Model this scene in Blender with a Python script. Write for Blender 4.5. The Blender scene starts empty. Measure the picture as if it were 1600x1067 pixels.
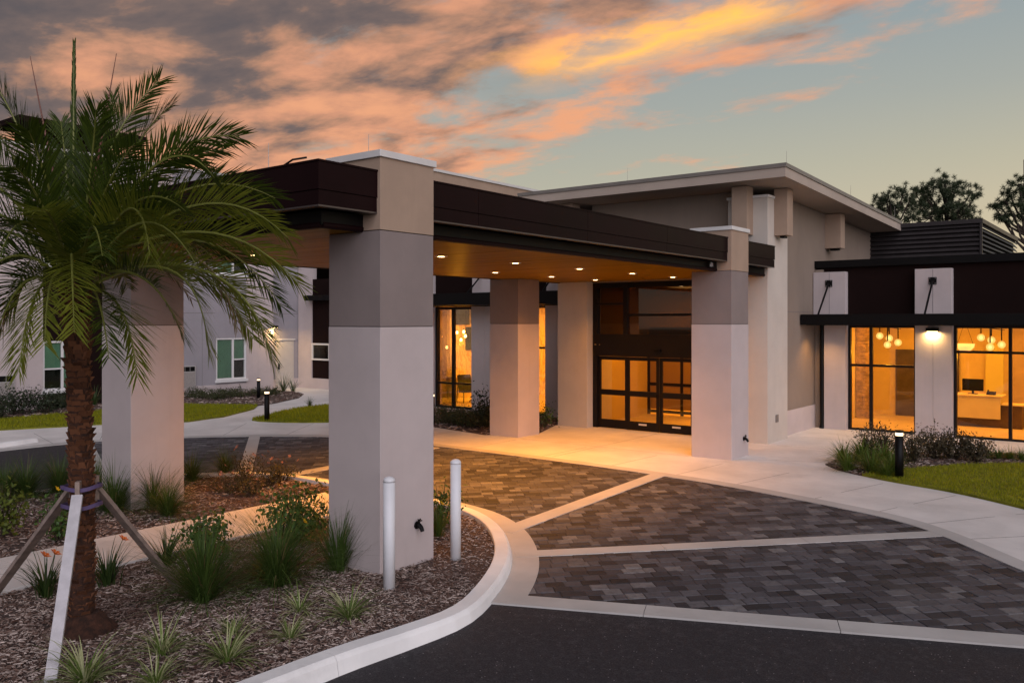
import bpy, bmesh, math, random
from mathutils import Vector, Matrix, noise
R = math.radians
random.seed(7)
scene = bpy.context.scene
col = scene.collection

# ------------------------------------------------------------------ camera
CAM_H, FPX, YH, YAW = 3.2, 1330.0, 502.0, R(37.6)      # eye height, focal length in px (1600 px wide), horizon row, heading
cam_d = bpy.data.cameras.new('camera')
cam_d.sensor_width = 36.0
cam_d.lens = FPX / 1600 * 36
cam_d.shift_y = (YH - 533.5) / 1600 * 1.0              # horizon above the middle: shift, verticals stay vertical
cam_d.clip_end = 2000
cam = bpy.data.objects.new('camera', cam_d)
col.objects.link(cam)
cam.location = (0, 0, CAM_H)
cam.rotation_euler = (R(90), 0, YAW)
scene.camera = cam

# ------------------------------------------------------------------ light: dusk sky, soft low sun glow from the right
scene.view_settings.view_transform = 'Standard'
scene.view_settings.look = 'None'
scene.view_settings.exposure = 0.0
scene.view_settings.gamma = 1.0
scene.cycles.use_denoising = True
scene.cycles.max_bounces = 8
scene.cycles.transparent_max_bounces = 16
scene.cycles.sample_clamp_indirect = 4.0
SUN_AZ, SUN_EL = R(128), R(26)       # azimuth measured from +Y towards +X

world = bpy.data.worlds.new('World')
scene.world = world
world.use_nodes = True
wt = world.node_tree
wt.nodes.clear()


class NT:
    """small helper to write node trees"""
    def __init__(s, tree): s.t = tree
    def n(s, kind, **kw):
        nd = s.t.nodes.new(kind)
        for k, v in kw.items():
            if k.startswith('i_'):
                nd.inputs[k[2:].replace('_', ' ')].default_value = v
            else:
                setattr(nd, k, v)
        return nd
    def l(s, a, b): s.t.links.new(a, b)
    def m(s, op, a, b=None, c=None, clamp=False):
        nd = s.t.nodes.new('ShaderNodeMath'); nd.operation = op; nd.use_clamp = clamp
        for i, v in enumerate((a, b, c)):
            if v is None: continue
            if isinstance(v, (int, float)): nd.inputs[i].default_value = v
            else: s.l(v, nd.inputs[i])
        return nd.outputs[0]
    def mix(s, fac, a, b, mode='MIX'):
        nd = s.t.nodes.new('ShaderNodeMix'); nd.data_type = 'RGBA'; nd.blend_type = mode
        for sock, v in ((nd.inputs[0], fac), (nd.inputs[6], a), (nd.inputs[7], b)):
            if isinstance(v, (int, float)): sock.default_value = v
            elif isinstance(v, tuple): sock.default_value = (*v[:3], 1)
            else: s.l(v, sock)
        return nd.outputs[2]
    def ramp(s, fac, stops, interp='LINEAR'):
        nd = s.t.nodes.new('ShaderNodeValToRGB'); cr = nd.color_ramp; cr.interpolation = interp
        while len(cr.elements) < len(stops): cr.elements.new(0.5)
        for e, (p, c) in zip(cr.elements, stops):
            e.position = p; e.color = (*c[:3], 1) if isinstance(c, tuple) else (c, c, c, 1)
        if fac is not None: s.l(fac, nd.inputs[0])
        return nd.outputs[0]
    def smooth(s, v, a, b):
        nd = s.t.nodes.new('ShaderNodeMapRange'); nd.interpolation_type = 'SMOOTHSTEP'
        s.l(v, nd.inputs[0]); nd.inputs[1].default_value = a; nd.inputs[2].default_value = b
        return nd.outputs[0]


w = NT(wt)
tc = w.n('ShaderNodeTexCoord')
sep = w.n('ShaderNodeSeparateXYZ'); w.l(tc.outputs['Generated'], sep.inputs[0])
dx, dy, dz = sep.outputs
dzc = w.m('MAXIMUM', dz, 0.0)
sky = w.n('ShaderNodeTexSky', sky_type='NISHITA', sun_disc=False)
sky.sun_elevation = SUN_EL; sky.sun_rotation = SUN_AZ
sky.air_density = 1.2; sky.dust_density = 3.0
nish = w.n('ShaderNodeHueSaturation'); nish.inputs['Saturation'].default_value = 0.75
nish.inputs['Value'].default_value = 0.05
w.l(sky.outputs[0], nish.inputs['Color'])
# dusk gradient: cream at the horizon to grey blue overhead, warmer towards the glow
elev = w.ramp(dzc, [(0.0, (0.90, 0.66, 0.38)), (0.09, (0.82, 0.66, 0.41)), (0.17, (0.63, 0.57, 0.40)), (0.24, (0.47, 0.48, 0.42)), (0.32, (0.35, 0.41, 0.425)), (0.6, (0.15, 0.21, 0.28)), (1.0, (0.12, 0.17, 0.25))])
warm = w.m('ADD', w.m('MULTIPLY', dx, 0.9), w.m('MULTIPLY', dy, 0.45))
warmf = w.smooth(warm, -0.4, 0.9)
elev2 = w.mix(warmf, w.mix(0.45, elev, (0.31, 0.36, 0.36)), elev)
clear = w.mix(0.15, elev2, nish.outputs[0])
# cloud sheet: directions laid on a flat layer overhead
den = w.m('ADD', dzc, 0.1)
px = w.m('DIVIDE', dx, den); py = w.m('DIVIDE', dy, den)
s_ = w.m('SUBTRACT', w.m('SUBTRACT', 1.94, w.m('MULTIPLY', px, 0.48)), py)     # distance inside the bank's edge
pv = w.n('ShaderNodeCombineXYZ'); w.l(px, pv.inputs[0]); w.l(py, pv.inputs[1])
mp = w.n('ShaderNodeMapping'); mp.inputs['Rotation'].default_value = (0, 0, R(18)); mp.inputs['Scale'].default_value = (1.0, 1.45, 1.0)
mp.inputs['Location'].default_value = (0.3, 0.9, 0)
w.l(pv.outputs[0], mp.inputs[0])
n1 = w.n('ShaderNodeTexNoise', i_Scale=1.7, i_Detail=9.0, i_Roughness=0.62, i_Distortion=0.15); w.l(mp.outputs[0], n1.inputs[0])
n2 = w.n('ShaderNodeTexNoise', i_Scale=2.5, i_Detail=8.0, i_Roughness=0.56, i_Distortion=0.2); w.l(mp.outputs[0], n2.inputs[0])
n3 = w.n('ShaderNodeTexNoise', i_Scale=0.9, i_Detail=3.0, i_Roughness=0.5); w.l(mp.outputs[0], n3.inputs[0])
dens = w.m('ADD', w.m('MULTIPLY', s_, 0.85), w.m('MULTIPLY', w.m('SUBTRACT', n1.outputs[0], 0.5), 4.2))
dens = w.smooth(dens, -0.10, 0.75)
low = w.smooth(dzc, 0.02, 0.12)
dens = w.m('MULTIPLY', dens, w.m('ADD', w.m('MULTIPLY', low, 0.5), 0.5))
lit = w.m('ADD', w.m('MULTIPLY', w.m('SUBTRACT', n2.outputs[0], 0.5), 3.6), w.m('SUBTRACT', 1.36, w.m('MULTIPLY', s_, 0.53)))
lit = w.m('ADD', lit, w.m('MULTIPLY', w.m('SUBTRACT', n3.outputs[0], 0.5), 1.6))
lit = w.m('ADD', lit, w.m('MULTIPLY', w.m('SUBTRACT', 0.30, dzc), 2.2))
litf = w.smooth(lit, -0.25, 1.6)
ccol = w.ramp(litf, [(0.0, (0.118, 0.104, 0.112)), (0.32, (0.19, 0.142, 0.132)), (0.60, (0.45, 0.245, 0.165)), (0.82, (0.68, 0.325, 0.20)), (1.0, (0.86, 0.40, 0.22))])
# the glowing streak along the high edge of the bank
wob = w.m('MULTIPLY', w.m('SUBTRACT', n1.outputs[0], 0.5), 0.55)
q = w.m('ADD', w.m('SUBTRACT', w.m('ADD', py, w.m('MULTIPLY', px, -0.06)), 2.13), wob)
st = w.m('SUBTRACT', 1.0, w.m('ABSOLUTE', w.m('DIVIDE', q, 0.17)), clamp=True)
xr = w.m('MULTIPLY', w.smooth(px, -1.85, -1.15), w.m('SUBTRACT', 1.0, w.smooth(px, -0.84, -0.62)))
st = w.m('MULTIPLY', w.m('MULTIPLY', st, xr), w.smooth(n2.outputs[0], 0.18, 0.42))
ccol = w.mix(w.m('MULTIPLY', st, 0.9), ccol, (1.5, 0.70, 0.12))
dens = w.m('MAXIMUM', dens, w.m('MULTIPLY', st, 0.9))
skyc = w.mix(dens, clear, ccol)
skyc = w.mix(w.smooth(dz, 0.0, -0.03), skyc, (0.10, 0.085, 0.07))
bg = w.n('ShaderNodeBackground'); w.l(skyc, bg.inputs[0]); bg.inputs[1].default_value = 1.0
wo = w.n('ShaderNodeOutputWorld'); w.l(bg.outputs[0], wo.inputs[0])

sun_d = bpy.data.lights.new('sun', 'SUN'); sun_d.energy = 2.5; sun_d.angle = R(75); sun_d.color = (0.92, 0.90, 1.0)
sun = bpy.data.objects.new('sun', sun_d); col.objects.link(sun)
sun.location = (20, -5, 30)
SUN_DIR = Vector((math.sin(SUN_AZ) * math.cos(SUN_EL), math.cos(SUN_AZ) * math.cos(SUN_EL), math.sin(SUN_EL)))
sun.rotation_euler = (-SUN_DIR).to_track_quat('-Z', 'Y').to_euler()

# ------------------------------------------------------------------ pixel helpers (direction only; distance comes from what is touched)
_F = Vector((-math.sin(YAW), math.cos(YAW), 0)); _Rt = Vector((math.cos(YAW), math.sin(YAW), 0)); _C = Vector((0, 0, CAM_H))
def ray(x, y): return _F + _Rt * ((x - 800) / FPX) + Vector((0, 0, (YH - y) / FPX))
def G(x, y, z=0.0): r = ray(x, y); return _C + r * ((z - CAM_H) / r.z)
def onY(x, y, Y): r = ray(x, y); return _C + r * (Y / r.y)
def onX(x, y, X): r = ray(x, y); return _C + r * (X / r.x)
def at_depth(x, y, d): return _C + ray(x, y) * d

# ------------------------------------------------------------------ object helpers
def hz(y):                       # the drive falls gently away from the building
    return -0.018 * max(0.0, 16.0 - max(y, 2.0))

def tag(o, label=None, cat=None, group=None, kind=None):
    if label: o['label'] = label
    if cat: o['category'] = cat
    if group: o['group'] = group
    if kind: o['kind'] = kind
    return o

def empty(name, loc=(0, 0, 0), parent=None):
    o = bpy.data.objects.new(name, None); o.empty_display_size = 0.2
    col.objects.link(o); o.location = loc; o.parent = parent
    return o

class MB:
    """collects geometry for ONE mesh object"""
    def __init__(s): s.v = []; s.f = []; s.mi = []; s.sm = False
    def add(s, verts, faces, mi=0):
        b = len(s.v); s.v.extend([tuple(p) for p in verts])
        for f in faces: s.f.append(tuple(b + i for i in f)); s.mi.append(mi)
    def box(s, x0, x1, y0, y1, z0, z1, mi=0):
        s.add([(x0, y0, z0), (x1, y0, z0), (x1, y1, z0), (x0, y1, z0), (x0, y0, z1), (x1, y0, z1), (x1, y1, z1), (x0, y1, z1)],
              [(0, 3, 2, 1), (4, 5, 6, 7), (0, 1, 5, 4), (1, 2, 6, 5), (2, 3, 7, 6), (3, 0, 4, 7)], mi); return s
    def bar(s, a, b, wx, wy, mi=0, up=(0, 0, 1)):      # rectangular bar from a to b
        a = Vector(a); b = Vector(b); d = (b - a).normalized(); u = Vector(up)
        if abs(d.dot(u)) > 0.98: u = Vector((1, 0, 0))
        sx = d.cross(u).normalized(); sy = sx.cross(d).normalized()
        o = [sx * wx / 2 * i + sy * wy / 2 * j for i, j in ((-1, -1), (1, -1), (1, 1), (-1, 1))]
        s.add([a + k for k in o] + [b + k for k in o], [(3, 2, 1, 0), (4, 5, 6, 7), (0, 1, 5, 4), (1, 2, 6, 5), (2, 3, 7, 6), (3, 0, 4, 7)], mi); return s
    def tube(s, pts, rads, n=8, mi=0, cap=True):
        pts = [Vector(p) for p in pts]; rings = []
        if isinstance(rads, (int, float)): rads = [rads] * len(pts)
        prev = None
        for i, p in enumerate(pts):
            d = (pts[min(i + 1, len(pts) - 1)] - pts[max(i - 1, 0)])
            d = d.normalized() if d.length > 1e-9 else Vector((0, 0, 1))
            if prev is None:
                u = Vector((1, 0, 0)) if abs(d.z) > 0.9 else Vector((0, 0, 1))
            else: u = prev
            a = (u - d * u.dot(d)).normalized(); b = d.cross(a); prev = a
            rings.append([p + (a * math.cos(2 * math.pi * k / n) + b * math.sin(2 * math.pi * k / n)) * rads[i] for k in range(n)])
        base = len(s.v)
        for r_ in rings: s.v.extend([tuple(p) for p in r_])
        for i in range(len(pts) - 1):
            for k in range(n):
                s.f.append((base + i * n + k, base + i * n + (k + 1) % n, base + (i + 1) * n + (k + 1) % n, base + (i + 1) * n + k)); s.mi.append(mi)
        if cap:
            s.f.append(tuple(base + k for k in reversed(range(n)))); s.mi.append(mi)
            e = base + (len(pts) - 1) * n
            s.f.append(tuple(e + k for k in range(n))); s.mi.append(mi)
        return s
    def lathe(s, prof, n=16, c=(0, 0, 0), mi=0):
        pts = [(c[0], c[1], c[2] + z) for r_, z in prof]
        base = len(s.v)
        for r_, z in prof:
            s.v.extend([(c[0] + r_ * math.cos(2 * math.pi * k / n), c[1] + r_ * math.sin(2 * math.pi * k / n), c[2] + z) for k in range(n)])
        for i in range(len(prof) - 1):
            for k in range(n):
                s.f.append((base + i * n + k, base + i * n + (k + 1) % n, base + (i + 1) * n + (k + 1) % n, base + (i + 1) * n + k)); s.mi.append(mi)
        s.f.append(tuple(base + k for k in reversed(range(n)))); s.mi.append(mi)
        e = base + (len(prof) - 1) * n
        s.f.append(tuple(e + k for k in range(n))); s.mi.append(mi)
        return s
    def mesh(s, name):
        me = bpy.data.meshes.new(name); me.from_pydata(s.v, [], s.f)
        me.polygons.foreach_set('material_index', s.mi); me.update()
        return me
    def build(s, name, mats, parent=None, loc=(0, 0, 0), bevel=0.0, smooth=False):
        me = s.mesh(name)
        if bevel:
            bm = bmesh.new(); bm.from_mesh(me)
            bmesh.ops.remove_doubles(bm, verts=bm.verts, dist=1e-5)
            bmesh.ops.bevel(bm, geom=[e for e in bm.edges if e.calc_face_angle(0) > 0.6], offset=bevel, segments=2, affect='EDGES', profile=0.6)
            bm.to_mesh(me); bm.free()
        for m in (mats if isinstance(mats, (list, tuple)) else [mats]): me.materials.append(m)
        if smooth:
            me.polygons.foreach_set('use_smooth', [True] * len(me.polygons))
        o = bpy.data.objects.new(name, me); col.objects.link(o); o.location = loc; o.parent = parent
        return o

def bx(name, x0, x1, y0, y1, z0, z1, mat, parent=None, bevel=0.0):
    return MB().box(x0, x1, y0, y1, z0, z1).build(name, mat, parent, bevel=bevel)

def copy_tree(o, parent=None, loc=None, rz=None, sc=None):
    c = o.copy(); col.objects.link(c); c.parent = parent
    if loc is not None: c.location = loc
    if rz is not None: c.rotation_euler = (0, 0, rz)
    if sc is not None: c.scale = sc if isinstance(sc, tuple) else (sc, sc, sc)
    for ch in o.children: copy_tree(ch, c)
    return c

def sheet(name, poly, off, mat, kind='structure', parent=None, thick=0.0, cuts=True, flat=None, sub=0):
    """ground sheet from a 2-D outline, draped on the slope"""
    bm = bmesh.new()
    f = bm.faces.new([bm.verts.new((x, y, 0)) for x, y in poly])
    if f.normal.z == 0: f.normal_update()
    if f.normal.z < 0: f.normal_flip()
    bmesh.ops.triangulate(bm, faces=bm.faces[:])
    for yy in (2.0, 16.0):
        bmesh.ops.bisect_plane(bm, geom=bm.verts[:] + bm.edges[:] + bm.faces[:], plane_co=(0, yy, 0), plane_no=(0, 1, 0))
    for v in bm.verts: v.co.z = (hz(v.co.y) if flat is None else flat) + off
    if thick:
        r_ = bmesh.ops.extrude_face_region(bm, geom=bm.faces[:])
        for e in r_['geom']:
            if isinstance(e, bmesh.types.BMVert): e.co.z -= thick
        bmesh.ops.recalc_face_normals(bm, faces=bm.faces[:])
    me = bpy.data.meshes.new(name); bm.to_mesh(me); bm.free(); me.materials.append(mat)
    o = bpy.data.objects.new(name, me); col.objects.link(o); o.parent = parent
    if parent is None: o['kind'] = kind
    return o

def spline(pts, n=8, closed=False):
    P = [Vector((p[0], p[1])) for p in pts]; out = []
    N = len(P)
    for i in range(N if closed else N - 1):
        if closed: a, b, c, d = P[(i - 1) % N], P[i], P[(i + 1) % N], P[(i + 2) % N]
        else: a, b, c, d = P[max(i - 1, 0)], P[i], P[i + 1], P[min(i + 2, N - 1)]
        for k in range(n):
            t = k / n
            out.append(tuple(0.5 * ((2 * b) + (c - a) * t + (2 * a - 5 * b + 4 * c - d) * t * t + (3 * b - a - 3 * c + d) * t ** 3)))
    if not closed: out.append(tuple(P[-1]))
    return out

def inside(x, y, poly):
    c = False; j = len(poly) - 1
    for i in range(len(poly)):
        xi, yi = poly[i]; xj, yj = poly[j]
        if (yi > y) != (yj > y) and x < (xj - xi) * (y - yi) / (yj - yi) + xi: c = not c
        j = i
    return c

# ------------------------------------------------------------------ materials
MATS = {}
def mat(name, color, rough=0.8, var=0.0, vscale=3.0, bump=0.0, bscale=60.0, metal=0.0, spec=0.4, var_col=None, coord='Object', detail=6.0, grime=None):
    if name in MATS: return MATS[name]
    m = bpy.data.materials.new(name); m.use_nodes = True
    t = NT(m.node_tree); bs = m.node_tree.nodes['Principled BSDF']
    bs.inputs['Roughness'].default_value = rough; bs.inputs['Metallic'].default_value = metal
    bs.inputs['Specular IOR Level'].default_value = spec
    c = (*color, 1)
    bs.inputs['Base Color'].default_value = c
    tcn = t.n('ShaderNodeTexCoord')
    geo = t.n('ShaderNodeNewGeometry')
    pos = geo.outputs['Position'] if coord == 'World' else tcn.outputs['Object']
    if var or var_col:
        nz = t.n('ShaderNodeTexNoise', i_Scale=vscale, i_Detail=detail, i_Roughness=0.6); t.l(pos, nz.inputs[0])
        f = t.smooth(nz.outputs[0], 0.3, 0.7)
        lo = var_col if var_col else tuple(k * (1 - var) for k in color)
        hi = tuple(min(1, k * (1 + var)) for k in color)
        cc = t.mix(f, lo, hi)
        t.l(cc, bs.inputs['Base Color'])
        t.l(t.m('ADD', t.m('MULTIPLY', nz.outputs[0], 0.2), rough - 0.1), bs.inputs['Roughness'])
    if grime:
        mpg = t.n('ShaderNodeMapping'); mpg.inputs['Scale'].default_value = (2.2, 2.2, 0.16); t.l(geo.outputs['Position'], mpg.inputs[0])
        ng = t.n('ShaderNodeTexNoise', i_Scale=1.6, i_Detail=8.0, i_Roughness=0.7); t.l(mpg.outputs[0], ng.inputs[0])
        sg = t.m('MULTIPLY', t.smooth(ng.outputs[0], 0.50, 0.78), grime)
        t.l(t.mix(sg, bs.inputs['Base Color'].links[0].from_socket, tuple(k * 0.45 for k in color)), bs.inputs['Base Color'])
    if bump:
        nb = t.n('ShaderNodeTexNoise', i_Scale=bscale, i_Detail=4.0, i_Roughness=0.65); t.l(pos, nb.inputs[0])
        b = t.n('ShaderNodeBump', i_Strength=bump, i_Distance=0.01); t.l(nb.outputs[0], b.inputs['Height'])
        t.l(b.outputs[0], bs.inputs['Normal'])
    MATS[name] = m
    return m

def emis(name, color, strength):
    m = bpy.data.materials.new(name); m.use_nodes = True
    bs = m.node_tree.nodes['Principled BSDF']
    bs.inputs['Base Color'].default_value = (*color, 1)
    bs.inputs['Emission Color'].default_value = (*color, 1); bs.inputs['Emission Strength'].default_value = strength
    return m

def glass_mat(name, tint=(0.9, 0.9, 0.9), refl=0.10, rough=0.02):
    m = bpy.data.materials.new(name); m.use_nodes = True
    t = NT(m.node_tree); m.node_tree.nodes.clear()
    tr = t.n('ShaderNodeBsdfTransparent'); tr.inputs[0].default_value = (*tint, 1)
    gl = t.n('ShaderNodeBsdfGlossy'); gl.inputs['Roughness'].default_value = rough
    fr = t.n('ShaderNodeFresnel'); fr.inputs[0].default_value = 1.5
    mx = t.n('ShaderNodeMixShader'); t.l(t.m('MULTIPLY', fr.outputs[0], refl / 0.05, clamp=True), mx.inputs[0])
    t.l(tr.outputs[0], mx.inputs[1]); t.l(gl.outputs[0], mx.inputs[2])
    o = t.n('ShaderNodeOutputMaterial'); t.l(mx.outputs[0], o.inputs[0])
    return m

def leaf_mat(name, c1, c2, rough=0.55, trans=0.25, vs=9.0):
    m = bpy.data.materials.new(name); m.use_nodes = True
    t = NT(m.node_tree); bs = m.node_tree.nodes['Principled BSDF']
    g = t.n('ShaderNodeNewGeometry')
    nz = t.n('ShaderNodeTexNoise', i_Scale=vs, i_Detail=2.0); t.l(g.outputs['Position'], nz.inputs[0])
    f = t.m('ADD', t.m('MULTIPLY', g.outputs['Random Per Island'], 0.6), t.m('MULTIPLY', nz.outputs[0], 0.4))
    cc = t.mix(f, c1, c2)
    t.l(cc, bs.inputs['Base Color']); bs.inputs['Roughness'].default_value = rough
    bs.inputs['Specular IOR Level'].default_value = 0.3
    tl = t.n('ShaderNodeBsdfTranslucent'); t.l(cc, tl.inputs[0])
    mx = t.n('ShaderNodeMixShader'); mx.inputs[0].default_value = trans
    t.l(bs.outputs[0], mx.inputs[1]); t.l(tl.outputs[0], mx.inputs[2])
    t.l(mx.outputs[0], m.node_tree.nodes['Material Output'].inputs[0])
    return m

WHITE = mat('stucco_white', (0.50, 0.43, 0.42), 0.9, var=0.05, vscale=1.2, bump=0.25, bscale=110, grime=0.14)
TAUPE = mat('stucco_taupe', (0.235, 0.190, 0.178), 0.9, var=0.06, vscale=1.5, bump=0.3, bscale=110, grime=0.14)
TAN = mat('stucco_tan', (0.37, 0.265, 0.195), 0.9, var=0.07, vscale=1.4, bump=0.4, bscale=80, grime=0.14)
PYL = mat('stucco_cream', (0.55, 0.49, 0.43), 0.9, var=0.05, vscale=1.2, bump=0.25, bscale=110, grime=0.14)
TAUPE2 = mat('stucco_warm_taupe', (0.25, 0.195, 0.155), 0.9, var=0.05, vscale=1.0, bump=0.3, bscale=90, grime=0.14)
BROWN = mat('stucco_dark_brown', (0.0120, 0.0055, 0.0048), 0.85, var=0.1, vscale=1.2, bump=0.25, bscale=110, spec=0.08)
LAV = mat('stucco_grey', (0.30, 0.28, 0.30), 0.9, var=0.05, vscale=1.2, bump=0.2, bscale=110, grime=0.14)
CAPM = mat('coping_white', (0.62, 0.60, 0.58), 0.5, var=0.04)
BRONZE = mat('bronze_metal', (0.0105, 0.0036, 0.0042), 0.42, var=0.2, vscale=0.8, spec=0.06)
BLACK = mat('black_metal', (0.0025, 0.0020, 0.0021), 0.5, var=0.15, vscale=4, spec=0.2)
FRAME = mat('bronze_frame', (0.007, 0.005, 0.005), 0.45, var=0.15, vscale=4, spec=0.25)
GLASS = glass_mat('glass', (0.92, 0.91, 0.84), 0.042)
GLASSD = glass_mat('dark_glass', (0.17, 0.15, 0.13), 0.10)
GALV = mat('galvanised_edge', (0.38, 0.36, 0.34), 0.4, metal=0.6, var=0.08)

def concrete_mat(name, c, joints=True):
    m = mat(name, c, 0.85, var=0.10, vscale=0.9, bump=0.18, bscale=90, coord='World', detail=9.0)
    t = NT(m.node_tree); bs = m.node_tree.nodes['Principled BSDF']
    src = bs.inputs['Base Color'].links[0].from_socket
    g = t.n('ShaderNodeNewGeometry')
    n2 = t.n('ShaderNodeTexNoise', i_Scale=0.35, i_Detail=10.0, i_Roughness=0.75); t.l(g.outputs['Position'], n2.inputs[0])
    st = t.smooth(n2.outputs[0], 0.52, 0.72)
    t.l(t.mix(t.m('MULTIPLY', st, 0.34), src, tuple(k * 0.42 for k in c)), bs.inputs['Base Color'])
    v = t.n('ShaderNodeTexVoronoi', i_Scale=9.0); t.l(g.outputs['Position'], v.inputs['Vector'])
    sp = t.m('MULTIPLY', t.smooth(v.outputs['Distance'], 0.16, 0.05), t.smooth(v.outputs['Color'], 0.86, 0.95))
    src2 = bs.inputs['Base Color'].links[0].from_socket
    t.l(t.mix(t.m('MULTIPLY', sp, 0.6), src2, tuple(k * 0.25 for k in c)), bs.inputs['Base Color'])
    return m
CONC = concrete_mat('concrete', (0.67, 0.64, 0.615))
KERB = concrete_mat('kerb_concrete', (0.79, 0.78, 0.77))
BAND = concrete_mat('band_concrete', (0.47, 0.45, 0.43))

def asphalt_mat():
    m = bpy.data.materials.new('asphalt'); m.use_nodes = True
    t = NT(m.node_tree); bs = m.node_tree.nodes['Principled BSDF']
    g = t.n('ShaderNodeNewGeometry'); P = g.outputs['Position']
    a = t.n('ShaderNodeTexNoise', i_Scale=60.0, i_Detail=5.0, i_Roughness=0.8); t.l(P, a.inputs[0])
    b = t.n('ShaderNodeTexNoise', i_Scale=0.6, i_Detail=8.0, i_Roughness=0.65); t.l(P, b.inputs[0])
    v = t.n('ShaderNodeTexVoronoi', i_Scale=38.0); t.l(P, v.inputs['Vector'])
    speck = t.m('MULTIPLY', t.smooth(v.outputs['Distance'], 0.30, 0.15), t.smooth(v.outputs['Color'], 0.80, 0.92))
    c = t.mix(t.smooth(a.outputs[0], 0.35, 0.68), (0.010, 0.009, 0.011), (0.052, 0.046, 0.052))
    c = t.mix(t.m('MULTIPLY', t.smooth(b.outputs[0], 0.45, 0.7), 0.45), c, (0.020, 0.0185, 0.021))
    md = t.n('ShaderNodeTexNoise', i_Scale=11.0, i_Detail=6.0, i_Roughness=0.75); t.l(P, md.inputs[0])
    c = t.mix(t.m('MULTIPLY', t.smooth(md.outputs[0], 0.48, 0.72), 0.5), c, (0.085, 0.076, 0.082))
    c = t.mix(t.m('MULTIPLY', speck, 0.75), c, (0.42, 0.39, 0.39))
    w1 = t.n('ShaderNodeTexNoise', i_Scale=0.9, i_Detail=3.0, i_Distortion=2.5); t.l(P, w1.inputs[0])
    scuff = t.m('MULTIPLY', t.smooth(w1.outputs[0], 0.62, 0.72), t.smooth(a.outputs[0], 0.5, 0.62))
    c = t.mix(t.m('MULTIPLY', scuff, 0.45), c, (0.20, 0.18, 0.18))
    t.l(c, bs.inputs['Base Color']); bs.inputs['Roughness'].default_value = 0.8; bs.inputs['Specular IOR Level'].default_value = 0.35
    bp = t.n('ShaderNodeBump', i_Strength=0.7, i_Distance=0.008); t.l(a.outputs[0], bp.inputs['Height']); t.l(bp.outputs[0], bs.inputs['Normal'])
    return m
ASPH = asphalt_mat()

def paver_mat():
    m = bpy.data.materials.new('paver'); m.use_nodes = True
    t = NT(m.node_tree); bs = m.node_tree.nodes['Principled BSDF']
    oi = t.n('ShaderNodeObjectInfo'); at = t.n('ShaderNodeAttribute', attribute_name='rnd')
    r_ = t.m('FRACT', t.m('ADD', oi.outputs['Random'], at.outputs['Fac']))
    g = t.n('ShaderNodeNewGeometry'); P = g.outputs['Position']
    c = t.ramp(r_, [(0.0, (0.014, 0.012, 0.014)), (0.2, (0.035, 0.033, 0.040)), (0.5, (0.064, 0.061, 0.071)), (0.82, (0.100, 0.098, 0.112)), (0.93, (0.135, 0.13, 0.136)), (1.0, (0.20, 0.195, 0.20))])
    a = t.n('ShaderNodeTexNoise', i_Scale=14.0, i_Detail=7.0, i_Roughness=0.7); t.l(P, a.inputs[0])
    b = t.n('ShaderNodeTexNoise', i_Scale=160.0, i_Detail=3.0, i_Roughness=0.7); t.l(P, b.inputs[0])
    big = t.n('ShaderNodeTexNoise', i_Scale=0.5, i_Detail=5.0); t.l(P, big.inputs[0])
    c = t.mix(t.m('MULTIPLY', t.smooth(a.outputs[0], 0.4, 0.7), 0.55), c, (0.040, 0.036, 0.038))
    c = t.mix(t.m('MULTIPLY', t.smooth(b.outputs[0], 0.55, 0.75), 0.35), c, (0.24, 0.22, 0.215))
    c = t.mix(t.m('MULTIPLY', t.smooth(big.outputs[0], 0.5, 0.75), 0.3), c, (0.18, 0.165, 0.16))
    t.l(c, bs.inputs['Base Color']); bs.inputs['Roughness'].default_value = 0.7; bs.inputs['Specular IOR Level'].default_value = 0.4
    bp = t.n('ShaderNodeBump', i_Strength=0.5, i_Distance=0.006)
    t.l(t.m('ADD', a.outputs[0], t.m('MULTIPLY', b.outputs[0], 0.5)), bp.inputs['Height']); t.l(bp.outputs[0], bs.inputs['Normal'])
    return m
PAVER = paver_mat()
JOINT = mat('joint_sand', (0.055, 0.048, 0.045), 0.95, var=0.2, vscale=20, coord='World')

def wood_soffit_mat():
    m = bpy.data.materials.new('soffit_wood'); m.use_nodes = True
    t = NT(m.node_tree); bs = m.node_tree.nodes['Principled BSDF']
    g = t.n('ShaderNodeNewGeometry'); P = g.outputs['Position']
    mp_ = t.n('ShaderNodeMapping'); mp_.inputs['Scale'].default_value = (0.35, 9.0, 1.0); t.l(P, mp_.inputs[0])
    a = t.n('ShaderNodeTexNoise', i_Scale=2.0, i_Detail=8.0, i_Roughness=0.7); t.l(mp_.outputs[0], a.inputs[0])
    oi = t.n('ShaderNodeObjectInfo')
    c = t.ramp(a.outputs[0], [(0.25, (0.12, 0.058, 0.003)), (0.5, (0.24, 0.122, 0.005)), (0.75, (0.36, 0.19, 0.009))])
    c = t.mix(t.m('MULTIPLY', oi.outputs['Random'], 0.45), c, (0.14, 0.072, 0.004))
    t.l(c, bs.inputs['Base Color']); bs.inputs['Roughness'].default_value = 0.40; bs.inputs['Specular IOR Level'].default_value = 0.015
    return m
SOFFIT = wood_soffit_mat()

# ================================================================== THE GROUND
EARTH = mat('earth_grass', (0.045, 0.062, 0.020), 0.95, var=0.3, vscale=0.4, coord='World')
sheet('ground', [(-300, -300), (300, -300), (300, 300), (-300, 300)], -0.16, EARTH)
sheet('asphalt_road', [(-60, -40), (40, -40), (40, 17), (-60, 17)], -0.017, ASPH)

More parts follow.
